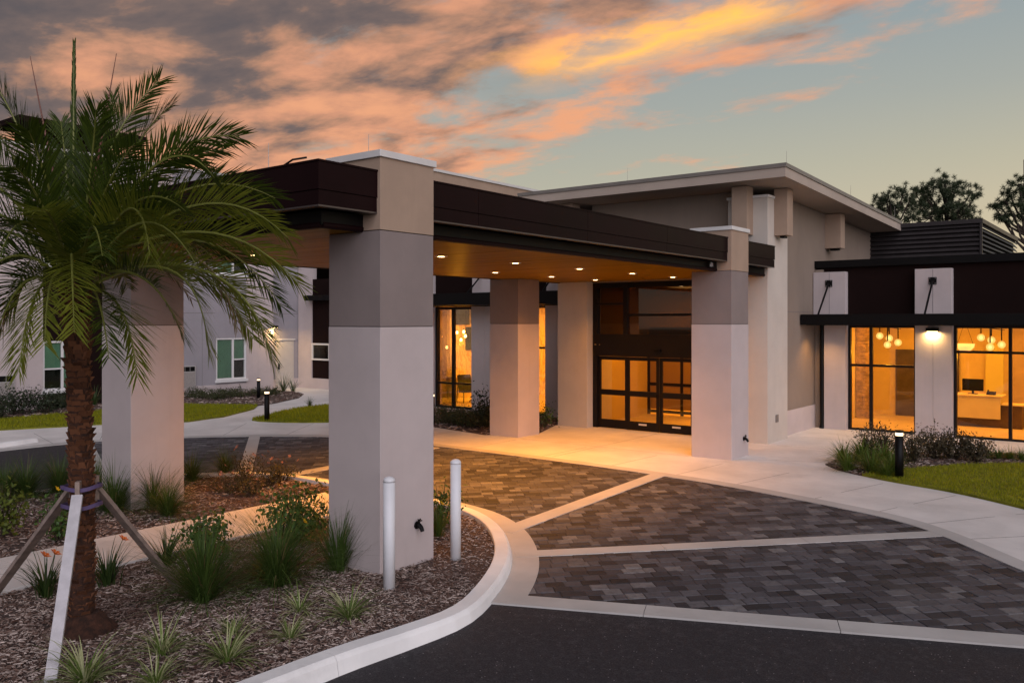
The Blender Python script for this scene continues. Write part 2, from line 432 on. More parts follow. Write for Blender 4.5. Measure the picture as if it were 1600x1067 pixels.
SW = [(6.0, 2.0), (3.4, 7.2), (1.6, 10.0), (-0.2, 12.0), (-1.5, 13.3), (-2.5, 14.35), (-3.4, 15.0), (-4.7, 15.45), (-6.7, 15.95), (-8.5, 16.2), (-10.7, 16.35), (-13.4, 16.4), (-16.2, 16.35), (-18.6, 15.85), (-20.5, 14.7), (-22.2, 13.2), (-23.4, 11.7), (-23.9, 10.3), (-24.1, 8.0), (-24.2, 2.0)]
SWC = spline(SW, 5)
apron = SWC + [(-45, 2.0), (-45, 30), (14, 30), (14, 2.0)]
tag(sheet('pavement', apron, 0.004, CONC), None)
# gutter strip at the edge of the pavement, scored lines
gut = MB()
def strip(mb, line, wdt, z0, mi=0, side=1, thick=0.05):
    n = len(line)
    for i in range(n - 1):
        a = Vector((*line[i], 0)); b = Vector((*line[i + 1], 0)); d = b - a
        if d.length < 1e-6: continue
        def nrm(k):
            p = Vector(line[max(k - 1, 0)]); q = Vector(line[min(k + 1, n - 1)]); e = (q - p).normalized()
            return Vector((-e.y, e.x, 0)) * side
        na, nb = nrm(i), nrm(i + 1)
        a2, b2 = a + na * wdt, b + nb * wdt
        P = [a, b, b2, a2]
        top = [(p.x, p.y, hz(p.y) + z0) for p in P]; bot = [(p.x, p.y, hz(p.y) + z0 - thick) for p in P]
        if side > 0: mb.add(top + bot, [(0, 1, 2, 3), (0, 4, 5, 1), (2, 6, 7, 3)], mi)
        else: mb.add(top + bot, [(3, 2, 1, 0), (1, 5, 4, 0), (3, 7, 6, 2)], mi)
strip(gut, SWC, 0.30, 0.008, side=1)
tag(gut.build('gutter_strip', BAND), kind='structure')

JDARK = mat('joint_dark', (0.10, 0.09, 0.085), 0.95)
pvm = bpy.data.objects['pavement']
def joint_line(a, b, parent=pvm, wdt=0.012):
    a, b = Vector(a), Vector(b); n = max(1, int((b - a).length / 0.8)); d = (b - a).normalized(); nn_ = Vector((-d.y, d.x)) * wdt / 2; mb = MB()
    for i in range(n):
        p, q = a.lerp(b, i / n), a.lerp(b, (i + 1) / n)
        mb.add([(v.x, v.y, hz(v.y) + 0.0062) for v in (p - nn_, q - nn_, q + nn_, p + nn_)], [(0, 1, 2, 3)])
    mb.build('control_joint', JDARK, parent)
for i in range(8, len(SWC) - 8, 4):
    p = Vector(SWC[i]); e_ = (Vector(SWC[i + 1]) - Vector(SWC[i - 1])).normalized(); nv = Vector((e_.y, -e_.x))
    Lj = 2.3 if p.x > -5.5 else (1.9 if p.x > -15 else 2.6)
    if -16 < p.x < -14.2: continue
    joint_line(p, p + nv * Lj)
joint_line((-14.0, 18.55), (-9.0, 18.55)); joint_line((-7.9, 18.9), (-6.2, 19.6)); joint_line((-8.0, 21.6), (-6.0, 21.6)); joint_line((-11.5, 16.5), (-11.5, 21.8)); joint_line((-6.3, 20.2), (-6.3, 25.7)); joint_line((-8.2, 23.6), (-5.9, 23.6))
# the planted island under the canopy, with a footpath through it
ISL_R = [(-6.75, 0.4), (-6.62, 2.2), (-6.6, 4.4), (-6.55, 5.6), (-6.45, 6.4), (-6.42, 7.2), (-6.75, 8.1), (-7.25, 9.0), (-7.9, 9.8), (-8.6, 10.42), (-9.4, 10.85), (-10.4, 11.05)]
ISL_L = [(-12.95, 11.05), (-14.2, 11.05), (-15.2, 10.75), (-16.1, 10.0), (-16.7, 9.0), (-16.9, 7.5), (-16.9, 4.0), (-16.8, 0.4)]
PATH_X0, PATH_X1 = -12.55, -11.0
isl_r = spline(ISL_R, 6); isl_l = spline(ISL_L, 6)
MUL_Z = -0.045
def mulch_z(x, y): return MUL_Z + 0.03 * noise.noise(Vector((x * 0.9, y * 0.9, 3.1))) + 0.012 * noise.noise(Vector((x * 4, y * 4, 1.7)))
MULCHB = mat('mulch_bed', (0.075, 0.050, 0.042), 0.95, var=0.5, vscale=28, bump=0.9, bscale=55, coord='World')
def chipmat(name, c1, c2, c3):
    m = bpy.data.materials.new(name); m.use_nodes = True
    t = NT(m.node_tree); bs = m.node_tree.nodes['Principled BSDF']
    g = t.n('ShaderNodeNewGeometry')
    nz = t.n('ShaderNodeTexNoise', i_Scale=0.9, i_Detail=4.0); t.l(g.outputs['Position'], nz.inputs[0])
    c = t.ramp(g.outputs['Random Per Island'], [(0.0, c1), (0.45, c2), (0.85, c3), (1.0, tuple(min(1, k * 1.5) for k in c3))])
    c = t.mix(t.m('MULTIPLY', t.smooth(nz.outputs[0], 0.5, 0.66), 0.55), c, (0.060, 0.024, 0.016))
    t.l(c, bs.inputs['Base Color']); bs.inputs['Roughness'].default_value = 0.9
    return m
CHIP = chipmat('wood_chip', (0.050, 0.022, 0.014), (0.17, 0.105, 0.080), (0.40, 0.325, 0.285))

def mulch_patch(name, poly, zf, chips, dens_pt=None, label=None, size=1.0):
    base = sheet(name + '_base', poly, -0.01, MULCHB, flat=MUL_Z) if zf is mulch_z else sheet(name + '_base', poly, 0.02, MULCHB, thick=0.06)
    xs = [p[0] for p in poly]; ys = [p[1] for p in poly]
    x0, x1, y0, y1 = min(xs), max(xs), min(ys), max(ys)
    mb = MB(); n = 0; guard = 0
    rnd = random.Random(hash(name) % 1000 if False else len(name) * 13)
    while n < chips and guard < chips * 12:
        guard += 1
        x = rnd.uniform(x0, x1); y = rnd.uniform(y0, y1)
        if dens_pt and rnd.random() > dens_pt(x, y): continue
        if not inside(x, y, poly): continue
        z = zf(x, y) + rnd.uniform(-0.006, 0.016)
        L = rnd.choice((rnd.uniform(0.02, 0.05), rnd.uniform(0.04, 0.10))) * size; W = rnd.uniform(0.004, 0.013) * size; a = rnd.uniform(0, 6.283); til = rnd.gauss(0, 0.22)
        ca, sa = math.cos(a), math.sin(a)
        ux = Vector((ca, sa, til)) * L * 0.5; vx = Vector((-sa, ca, rnd.gauss(0, 0.35))) * W
        c = Vector((x, y, z)); h = Vector((0, 0, W * 0.8))
        mb.add([c - ux - vx * .5, c + ux - vx * .4, c + ux * .9 + vx * .6, c - ux * .8 + vx * .5, c - ux * .6 + h, c + ux * .6 + h],
               [(0, 1, 5, 4), (2, 3, 4, 5), (1, 2, 5), (3, 0, 4)]); n += 1
    o = mb.build(name, CHIP)
    tag(o, kind='stuff')
    if label: o['label'] = label; o['category'] = 'mulch'
    return o
bed_r = isl_r + [(PATH_X1, 11.05), (PATH_X1, 0.4)]
bed_l = [(PATH_X0, 0.4), (PATH_X0, 11.05)] + isl_l
mulch_patch('mulch', bed_r, mulch_z, 46000, lambda x, y: 1.0 if 2.8 < y < 8.2 else 0.35, label='grey brown shredded wood mulch round the palm and bollards')
mulch_patch('mulch_bed', bed_l, mulch_z, 16000, lambda x, y: 0.75 if y > 3 else 0.15, label='brown wood mulch under the grasses beyond the footpath', size=1.3)
fp = empty('footpath'); tag(fp, kind='structure')
yy = 0.4
for L in (2.3, 2.6, 2.6, 3.1):
    bx('slab', PATH_X0 + 0.004, PATH_X1 - 0.004, yy + 0.004, yy + L - 0.004, -0.2, -0.008, CONC, fp, bevel=0.006); yy += L

def kerb_run(name, line, inner_side, seg_len=2.6, wdt=0.215):
    """kerb with a battered face, in cast lengths"""
    root = empty(name); tag(root, kind='structure')
    # resample
    P = [Vector(p) for p in line]; acc = [0]
    for i in range(1, len(P)): acc.append(acc[-1] + (P[i] - P[i - 1]).length)
    def at(s):
        for i in range(1, len(P)):
            if acc[i] >= s or i == len(P) - 1:
                t = (s - acc[i - 1]) / max(1e-9, acc[i] - acc[i - 1]); return P[i - 1].lerp(P[i], t), (P[i] - P[i - 1]).normalized()
    tot = acc[-1]; k = max(1, round(tot / seg_len)); step = tot / k
    for j in range(k):
        s0, s1 = j * step + 0.003, (j + 1) * step - 0.003
        mb = MB(); m = 10; prof_n = 6
        rows = []
        for i in range(m + 1):
            p, _ = at(s0 + (s1 - s0) * i / m)
            pa, _ = at(max(0, s0 + (s1 - s0) * i / m - 0.12)); pb, _ = at(min(tot, s0 + (s1 - s0) * i / m + 0.12))
            d = (pb - pa).normalized(); nv = Vector((-d.y, d.x)) * (-inner_side)      # towards the road
            zt = max(hz(p.y) + 0.135, -0.02) if p.y < 9.5 else max(hz(p.y) + 0.12, -0.02)
            zr = hz(p.y) - 0.06
            prof = [(0.0, -0.2), (0.0, zt - 0.012), (0.012, zt), (wdt - 0.03, zt - 0.004), (wdt - 0.008, zt - 0.022), (wdt + 0.012, zt - 0.05), (wdt + 0.05, zr)]
            rows.append([(p.x + nv.x * o_, p.y + nv.y * o_, z_) for o_, z_ in prof])
        q = len(rows[0]); base = len(mb.v)
        for r_ in rows: mb.v.extend(r_)
        for i in range(m):
            for c in range(q - 1):
                f = (base + i * q + c, base + (i + 1) * q + c, base + (i + 1) * q + c + 1, base + i * q + c + 1)
                mb.f.append(f if inner_side > 0 else tuple(reversed(f))); mb.mi.append(0)
        mb.f.append(tuple(range(base, base + q))); mb.mi.append(0)
        mb.f.append(tuple(range(base + m * q, base + m * q + q))); mb.mi.append(0)
        o = mb.build('kerb_length', KERB, root)
        bm = bmesh.new(); bm.from_mesh(o.data); bmesh.ops.recalc_face_normals(bm, faces=bm.faces[:]); bm.to_mesh(o.data); bm.free()
    return root
kerb_run('kerb', isl_r, 1)
kerb_run('kerb_far_side', isl_l, 1)

# paved drive: outline, concrete bands, pavers
def offset_line(line, d):
    out = []
    for i in range(len(line)):
        p = Vector(line[max(i - 1, 0)]); q = Vector(line[min(i + 1, len(line) - 1)]); e = (q - p).normalized()
        out.append((line[i][0] - e.y * d, line[i][1] + e.x * d))
    return out
FB0, FB1 = Vector((-6.15, 8.15)), Vector((-1.2, 10.2))           # line of the front concrete band
fbd = (FB1 - FB0).normalized()
FB2 = FB0 + fbd * 12
LB0, LB1 = Vector((-17.2, 8.7)), Vector((-23.9, 11.5))
gut_r = [p for p in offset_line(isl_r, -0.25) if p[1] > 7.95]
gut_l = [p for p in offset_line(isl_l, -0.25) if p[1] > 8.6]
outline = [tuple(FB0)] + gut_r + gut_l + [tuple(LB0), tuple(LB1)] + [p for p in reversed(SWC) if p[1] > 11.2 and p[0] > -23.8] + [tuple(FB2)]
# close on the pavement side to the right
outline = [p for p in outline if not (p[0] > 1.5)] + [(1.2, 11.2)]
drive = sheet('paved_drive', outline, -0.012, JOINT)
bands = MB()
def band(a, b, wdt, name='concrete_band', pieces=1):
    a, b = Vector(a), Vector(b); d = (b - a); n_ = Vector((-d.y, d.x)).normalized() * wdt / 2
    for k in range(pieces):
        p = a + d * (k / pieces) + d.normalized() * (0.004 if k else 0); q = a + d * ((k + 1) / pieces) - d.normalized() * 0.004
        mb = MB()
        quad = [p - n_, q - n_, q + n_, p + n_]
        # split at the change of fall
        top = [(v.x, v.y, hz(v.y) + 0.006) for v in quad]; bot = [(v.x, v.y, hz(v.y) - 0.08) for v in quad]
        mb.add(top + bot, [(0, 1, 2, 3), (0, 4, 5, 1), (1, 5, 6, 2), (2, 6, 7, 3), (3, 7, 4, 0)])
        mb.build(name, BAND, drive)
band(FB0 - fbd * 0.62, FB2, 0.33, pieces=6)
band((-8.25, 10.5), (-8.42, 15.95), 0.34, pieces=2)
band((-7.35, 9.62), (-2.75, 14.25), 0.30, pieces=3)
band((-15.55, 10.85), (-20.4, 14.6), 0.30, pieces=2)
band((-14.85, 11.2), (-14.75, 15.95), 0.34, pieces=2)
band(LB0, LB1, 0.33, pieces=3)
# gutter apron round the island nose
nose = MB()
nl = [p for p in offset_line(isl_r, -0.2) if p[1] > 7.9]
strip(nose, nl, 0.42, 0.003, side=-1, thick=0.1)
nose.build('gutter_apron', BAND, drive)
nose2 = MB(); strip(nose2, [p for p in offset_line(isl_l, -0.2) if p[1] > 8.6], 0.42, 0.003, side=-1, thick=0.1)
nose2.build('gutter_apron', BAND, drive)

def paver_block(lx, ly):
    mb = MB(); g_ = 0.006; b_ = 0.006; h = 0.05
    x, y = lx / 2 - g_ / 2, ly / 2 - g_ / 2
    lo = [(-x, -y, -h), (x, -y, -h), (x, y, -h), (-x, y, -h)]; mid = [(-x, -y, -b_), (x, -y, -b_), (x, y, -b_), (-x, y, -b_)]
    xi, yi = x - b_, y - b_
    hi = [(-xi, -yi, 0), (xi, -yi, 0), (xi, yi, 0), (-xi, yi, 0)]
    F = [(8, 9, 10, 11)] + [(i, (i + 1) % 4, 4 + (i + 1) % 4, 4 + i) for i in range(4)] + [(4 + i, 4 + (i + 1) % 4, 8 + (i + 1) % 4, 8 + i) for i in range(4)]
    return lo + mid + hi, F
SIZES = [(0.15, 0.195), (0.23, 0.195), (0.30, 0.195), (0.23, 0.195)]
PAVM = []
for s in SIZES:
    mb = MB(); v, f = paver_block(*s); mb.add(v, f); me = mb.mesh('paver'); me.materials.append(PAVER); PAVM.append(me)
rnd = random.Random(5)
pav = []
ca, sa = math.cos(R(45)), math.sin(R(45))
xs = [p[0] for p in outline]; ys = [p[1] for p in outline]
for row in range(-120, 120):
    vv = row * 0.195; u = -30 + rnd.uniform(0, 0.3)
    while u < 30:
        k = rnd.choice((0, 1, 1, 2, 3)); L = SIZES[k][0]; uc = u + L / 2; u += L
        x = uc * ca - vv * sa - 8; y = uc * sa + vv * ca + 12
        if not (-24.5 < x < 2 and 8 < y < 16.8): continue
        if inside(x, y, outline):
            d = Vector((x, y, hz(y))) - _C; dep = d.dot(_F); pxx = d.dot(_Rt) / dep
            vis = abs(pxx) < 0.61 and dep > 3
            hid = False
            pav.append((dep if vis else 999, x, y, k))
pav.sort()
slope = math.atan(0.018)
rotm = lambda y: Matrix.Rotation(slope if y < 16 else 0, 4, 'X') @ Matrix.Rotation(R(45), 4, 'Z')
stuffv = MB(); rn = []
for i, (dep, x, y, k) in enumerate(pav):
    M = Matrix.Translation((x, y, hz(y) - 0.003 + rnd.uniform(-0.003, 0.003))) @ Matrix.Rotation(rnd.gauss(0, 0.006), 4, 'Y') @ Matrix.Rotation(rnd.gauss(0, 0.006), 4, 'X') @ rotm(y)
    if i < 300:
        o = bpy.data.objects.new('paver', PAVM[k]); col.objects.link(o); o.parent = drive; o.matrix_local = M
    else:
        v, f = paver_block(*SIZES[k]); n0 = len(stuffv.f)
        stuffv.add([M @ Vector(p) for p in v], f); rn += [rnd.random()] * len(f)
so = stuffv.build('pavers', PAVER, drive)
so['kind'] = 'stuff'
at_ = so.data.attributes.new('rnd', 'FLOAT', 'FACE'); at_.data.foreach_set('value', rn)

# ================================================================== ENTRANCE CANOPY
CX0, CX1, CY0, CY1 = -15.07, -8.03, 6.64, 21.55
canopy = empty('entrance_canopy', (0, 0, 0))
tag(canopy, 'dark bronze flat-roofed drive-through canopy on four thick stucco columns', 'canopy')
def ring(mb, x0, x1, y0, y1, z0, z1, t=0.06):
    mb.box(x0, x1, y0, y0 + t, z0, z1); mb.box(x0, x1, y1 - t, y1, z0, z1)
    mb.box(x0, x0 + t, y0 + t, y1 - t, z0, z1); mb.box(x1 - t, x1, y0 + t, y1 - t, z0, z1)
def fascia_panels(z0, z1, inset, name, gaps):
    """metal fascia in panels with open seams, proud of a backing frame"""
    x0, x1, y0, y1 = CX0 + inset, CX1 - inset, CY0 + inset, CY1
    for side in range(3):
        a, b = (y0, y1) if side < 2 else (x0, x1)
        n_ = max(1, round((b - a) / gaps)); st = (b - a) / n_
        for i in range(n_):
            p, q = a + i * st + (0.004 if i else 0), a + (i + 1) * st - (0.004 if i < n_ - 1 else 0)
            if side == 0: bx(name, x1 - 0.05, x1, p, q, z0, z1, BRONZE, canopy)
            elif side == 1: bx(name, x0, x0 + 0.05, p, q, z0, z1, BRONZE, canopy)
            else: bx(name, p + 0.05 if i == 0 else p, q - 0.05 if i == n_ - 1 else q, y0, y0 + 0.05, z0, z1, BRONZE, canopy)
fascia_panels(4.785, 5.115, 0.0, 'fascia_panel', 3.1)
fascia_panels(4.60, 4.778, 0.012, 'fascia_panel', 3.1)
lip = MB(); ring(lip, CX0 + 0.006, CX1 - 0.006, CY0 + 0.006, CY1, 4.578, 4.598, 0.12); lip.build('drip_edge', mat('lip_metal', (0.11, 0.09, 0.085), 0.35, metal=0.6), canopy)
cop = MB(); ring(cop, CX0 - 0.012, CX1 + 0.012, CY0 - 0.012, CY1, 5.117, 5.14, 0.2); cop.build('roof_coping', BRONZE, canopy)
bx('roof_deck', CX0 + 0.06, CX1 - 0.06, CY0 + 0.06, CY1 - 0.02, 4.62, 4.95, BRONZE, canopy)
bm_ = MB(); ring(bm_, CX0 + 0.27, CX1 - 0.27, CY0 + 0.27, CY1 - 0.01, 4.40, 4.576, 0.08); bm_.build('edge_beam', BLACK, canopy)
# rounded gutter bead under the beam
bead = MB()
for (a, b) in (((CX1 - 0.30, CY0 + 0.3), (CX1 - 0.30, CY1)), ((CX0 + 0.30, CY0 + 0.3), (CX0 + 0.30, CY1)), ((CX0 + 0.3, CY0 + 0.30), (CX1 - 0.3, CY0 + 0.30))):
    bead.tube([(a[0], a[1], 4.40), (b[0], b[1], 4.40)], 0.045, 10)
bead.build('gutter_bead', BRONZE, canopy)
# soffit boards, side by side
sx0, sx1 = CX0 + 0.36, CX1 - 0.36
y = CY0 + 0.36
while y < CY1 - 0.05:
    y2 = min(y + 0.30, CY1 - 0.02)
    bx('soffit_board', sx0, sx1, y + 0.004, y2, 4.372 + random.uniform(-0.0015, 0.0015), 4.40, SOFFIT, canopy); y = y2
LITE = emis('lamp_warm', (1.0, 0.64, 0.28), 16.0)
WARM = (1.0, 0.345, 0.012)
k = 0
for Y in (9.1, 11.35, 13.55, 15.9, 18.25, 20.4):
    for X in (-10.35, -12.75):
        dl = empty('downlight', (X, Y, 4.372), canopy)
        MB().lathe([(0.115, -0.012), (0.12, 0.0), (0.085, 0.002), (0.08, -0.01)], 20).build('trim_ring', CAPM, dl)
        MB().lathe([(0.060, -0.015), (0.060, -0.012)], 20).build('lens', LITE, dl)
        ld = bpy.data.lights.new('downlight_lamp', 'SPOT'); ld.energy = {9.1: 55, 11.35: 620, 13.55: 720, 15.9: 470, 18.25: 230, 20.4: 220}[Y]; ld.color = WARM; ld.spot_size = R(125); ld.spot_blend = 0.7; ld.shadow_soft_size = 0.08
        lo = bpy.data.objects.new('lamp', ld); col.objects.link(lo); lo.location = (0, 0, -0.03); lo.parent = dl
def column(x0, y0, w_=1.0, parent=canopy):
    c = empty('column', (x0 + w_ / 2, y0 + w_ / 2, 0), parent)
    h = w_ / 2
    bx('base_section', -h, h, -h, h, -0.25, 3.125, WHITE, c, bevel=0.008)
    bx('middle_section', -h + 0.004, h - 0.004, -h + 0.004, h - 0.004, 3.133, 4.366, TAUPE, c, bevel=0.006)
    bx('joint', -h + 0.012, h - 0.012, -h + 0.012, h - 0.012, 3.124, 3.135, BLACK, c)
    bx('joint', -h + 0.012, h - 0.012, -h + 0.012, h - 0.012, 4.365, 4.377, BLACK, c)
    bx('top_section', -h, h, -h, h, 4.375, 5.305, TAN, c, bevel=0.006)
    bx('cap', -h - 0.03, h + 0.03, -h - 0.03, h + 0.03, 5.306, 5.395, CAPM, c, bevel=0.006)
    return c
colA = column(-8.98, 7.60); colB = column(-15.13, 7.60); colC = column(-15.13, 18.62); colD = column(-8.94, 18.58)
# small lettered plate near the column: white number tag
plate = MB().box(-8.235, -8.225, 18.02, 18.22, 4.43, 4.56).build('sticker', BLACK, canopy)
mk = MB()
for (u0, u1, z0, z1) in ((18.04, 18.07, 4.45, 4.50), (18.085, 18.115, 4.44, 4.545), (18.13, 18.20, 4.49, 4.505), (18.135, 18.155, 4.445, 4.54), (18.18, 18.20, 4.45, 4.53)): mk.box(-8.2249, -8.222, u0, u1, z0, z1)
mk.build('sticker_print', mat('sticker_grey', (0.4, 0.38, 0.38), 0.5), canopy)
# conduit loop and lightning rods on the roof
cd = MB(); cd.tube([(-9.7, 7.35, 5.12), (-9.62, 7.3, 5.22), (-9.5, 7.26, 5.31), (-9.36, 7.3, 5.38), (-9.25, 7.45, 5.42)], 0.014, 8); cd.build('conduit', BLACK, canopy)
for (x, y, z, h) in ((-9.55, 7.05, 5.14, 0.45), (-8.95, 8.3, 5.39, 0.45)):
    MB().tube([(x, y, z), (x, y, z + 0.06), (x, y, z + h)], [0.012, 0.005, 0.003], 6).build('lightning_rod', GALV, canopy)

def wall_fitting(name, loc, rz, label):
    e = empty(name, loc); e.rotation_euler = (0, 0, rz); tag(e, label, 'hose bib', 'hose fittings on the columns')
    MB().lathe([(0.05, 0), (0.05, 0.012), (0.045, 0.016)], 14).build('flange', BLACK, e).rotation_euler = (R(90), 0, 0)
    mb = MB(); mb.tube([(0, 0, 0), (0, -0.05, 0), (0, -0.085, -0.02), (0, -0.11, -0.07)], [0.032, 0.036, 0.03, 0.026], 10)
    mb.build('spout', BLACK, e)
    mb = MB(); mb.tube([(0, -0.05, 0.02), (0, -0.05, 0.06)], 0.012, 8)
    for k in range(3): a = k * math.pi / 3; mb.bar((-0.05 * math.cos(a), -0.05, 0.06 + 0), (0.05 * math.cos(a), -0.05 + 0.0001 * k, 0.06 + 0.03 * math.sin(a)), 0.014, 0.014)
    mb.build('handle', BLACK, e)
p = onX(651, 820, -7.978); wall_fitting('hose_bib', p, R(90), 'dark brass hose bib low on the column behind the white bollards')
p = onX(1162, 685, -7.938); wall_fitting('hose_bib', p, R(90), 'dark brass hose bib low on the column beside the entrance doors')

# ================================================================== MAIN BUILDING
bld = empty('entrance_building', (-11.55, 22, 0))
tag(bld, 'tall taupe entrance block with overhanging shed roof behind the canopy', 'building')
def B(name, x0, x1, y0, y1, z0, z1, m, parent=None, bevel=0.0, off=(-11.55, 22, 0)):
    return MB().box(x0 - off[0], x1 - off[0], y0 - off[1], y1 - off[1], z0 - off[2], z1 - off[2]).build(name, m, parent or bld, bevel=bevel)
# front pylons beside the doors
py1 = B('pylon', -9.33, -8.24, 21.6, 23.06, -0.1, 6.43, PYL, bevel=0.008); B('pylon_cap', -9.36, -8.21, 21.57, 23.09, 6.431, 6.50, CAPM, bevel=0.004)
py2 = B('pylon', -14.86, -13.80, 21.6, 23.06, -0.1, 6.43, PYL, bevel=0.008); B('pylon_cap', -14.89, -13.77, 21.57, 23.09, 6.431, 6.50, CAPM, bevel=0.004)
# walls
def sloped_wall(name, x0, x1, y0, y1, z0, m):
    def zt(y): return 6.74 - 0.033 * (y - 20.6) + 0.0
    mb = MB(); o = (-11.55, 22)
    pts = [(x0, y0), (x1, y0), (x1, y1), (x0, y1)]
    mb.add([(p[0] - o[0], p[1] - o[1], z0) for p in pts] + [(p[0] - o[0], p[1] - o[1], zt(p[1])) for p in pts], [(0, 3, 2, 1), (4, 5, 6, 7), (0, 1, 5, 4), (1, 2, 6, 5), (2, 3, 7, 6), (3, 0, 4, 7)])
    return mb.build(name, m, bld)
sloped_wall('upper_wall', -13.80, -9.33, 21.90, 22.15, 4.36, TAUPE2)
sloped_wall('side_wall', -8.75, -8.45, 23.06, 32.6, 0.70, TAUPE2)
sloped_wall('side_wall', -14.65, -14.35, 23.06, 32.6, 0.0, TAUPE2)
sloped_wall('back_wall', -14.35, -8.75, 32.3, 32.6, 0.0, TAUPE2)
B('wall_base', -8.75, -8.43, 23.06, 26.0, -0.1, 0.695, WHITE)
# shed roof
def slab(name, x0, x1, y0, y1, za, th, m, z_off=0.0):
    mb = MB(); o = (-11.55, 22)
    def z(y): return za - 0.033 * (y - 20.6)
    pts = [(x0, y0), (x1, y0), (x1, y1), (x0, y1)]
    mb.add([(p[0] - o[0], p[1] - o[1], z(p[1]) - th) for p in pts] + [(p[0] - o[0], p[1] - o[1], z(p[1])) for p in pts], [(0, 3, 2, 1), (4, 5, 6, 7), (0, 1, 5, 4), (1, 2, 6, 5), (2, 3, 7, 6), (3, 0, 4, 7)])
    return mb.build(name, m, bld)
RF = slab('roof', -15.62, -7.42, 20.62, 32.1, 6.985, 0.235, mat('roof_fascia', (0.42, 0.345, 0.285), 0.8, var=0.06, vscale=1.0))
slab('drip_edge', -15.65, -7.39, 20.59, 32.13, 7.085, 0.098, mat('roof_edge', (0.19, 0.17, 0.15), 0.5, var=0.08))
for (x0, x1, y0, y1) in ((-9.05, -8.63, 21.18, 21.6), (-14.46, -14.04, 21.18, 21.6), (-8.24, -7.88, 22.05, 22.47), (-8.45, -7.97, 26.94, 27.37)):
    z1 = 6.75 - 0.033 * (y1 - 20.6) - 0.005
    B('bracket', x0, x1 - 0.002, y0, y1 - 0.002, 5.46, z1, TAN, bevel=0.006)
    B('bracket_foot', x0 + 0.12, x1 - 0.12, y0 + 0.10, y1 - 0.10, 5.40, 5.462, BLACK)
for (x, y, h) in ((-7.6, 21.2, 0.42), (-12.0, 20.9, 0.42), (-7.55, 26.5, 0.4), (-7.5, 31.5, 0.45)):
    z = 7.085 - 0.033 * (y - 20.6); MB().tube([(x + 11.55, y - 22, z), (x + 11.55, y - 22, z + 0.05), (x + 11.55, y - 22, z + h)], [0.012, 0.005, 0.003], 6).build('lightning_rod', GALV, bld)
B('electrical_box', -8.238, -8.215, 22.15, 22.33, 0.52, 0.72, mat('grey_box', (0.18, 0.16, 0.15), 0.5), bevel=0.004)

# entrance doors and glazed screen
door = empty('entrance_screen', (0, 0, 0), bld); door.location = (11.55, -22, 0)
YD = 22.0
def fr(x0, x1, z0, z1, y0=YD - 0.08, y1=YD + 0.06, name='frame_bar', m=FRAME, par=None): return MB().box(x0, x1, y0, y1, z0, z1).build(name, m, par or door)
def pane(x0, x1, z0, z1, y=YD, m=GLASS, par=None): return MB().box(x0, x1, y - 0.006, y + 0.006, z0, z1).build('pane', m, par or door)
fr(-13.79, -13.63, 0.0, 4.35); fr(-12.74, -12.60, 2.82, 4.20); fr(-13.63, -9.33, 4.20, 4.35); fr(-13.63, -9.33, 2.16, 2.82, YD - 0.14, YD + 0.06, 'door_header')
fr(-9.47, -9.33, 0.0, 4.20); fr(-10.52, -10.38, 2.82, 4.20)
fr(-13.63, -12.74, 3.69, 3.75); fr(-12.60, -10.52, 3.35, 3.42); fr(-10.38, -9.47, 3.69, 3.75)
pane(-13.63, -12.74, 2.82, 3.69, m=GLASSD); pane(-13.63, -12.74, 3.75, 4.20, m=GLASSD)
pane(-12.60, -10.52, 2.82, 3.35, m=GLASSD); pane(-12.60, -10.52, 3.42, 4.20, m=GLASSD); pane(-10.38, -9.47, 2.82, 3.69, m=GLASSD); pane(-10.38, -9.47, 3.75, 4.20, m=GLASSD)
def leaf(x0, x1, y, nm='door'):
    d = empty(nm, (0, 0, 0), door)
    w_ = 0.09
    mb = MB(); mb.box(x0, x0 + w_, y - 0.025, y + 0.025, 0.015, 2.15); mb.box(x1 - w_, x1, y - 0.025, y + 0.025, 0.015, 2.15)
    mb.box(x0 + w_, x1 - w_, y - 0.025, y + 0.025, 0.015, 0.27); mb.box(x0 + w_, x1 - w_, y - 0.025, y + 0.025, 1.0, 1.16); mb.box(x0 + w_, x1 - w_, y - 0.025, y + 0.025, 2.05, 2.15)
    mb.build('frame', FRAME, d)
    MB().box(x0 + w_, x1 - w_, y - 0.004, y + 0.004, 0.27, 1.0).build('pane', GLASS, d); MB().box(x0 + w_, x1 - w_, y - 0.004, y + 0.004, 1.16, 2.05).build('pane', GLASS, d)
    if nm == 'door':
        MB().box((x0 + x1) / 2 - 0.13, (x0 + x1) / 2 + 0.13, y - 0.031, y - 0.026, 0.17, 0.22).build('sticker', CAPM, d)
        MB().box(x1 - 0.07, x1 - 0.03, y - 0.06, y - 0.026, 0.98, 1.12).build('lock', BLACK, d)
leaf(-13.63, -12.62, YD, 'sidelight'); leaf(-12.62, -11.56, YD - 0.05); leaf(-11.54, -10.48, YD - 0.05); leaf(-10.48, -9.47, YD, 'sidelight')
MB().box(-11.66, -11.46, YD - 0.2, YD - 0.14, 2.32, 2.40).build('door_sensor', BLACK, door)
MB().tube([(-13.72, YD - 0.09, 2.50), (-13.5, YD - 0.13, 2.50)], 0.018, 8).build('door_latch', mat('brass', (0.5, 0.33, 0.12), 0.3, metal=0.9), door)
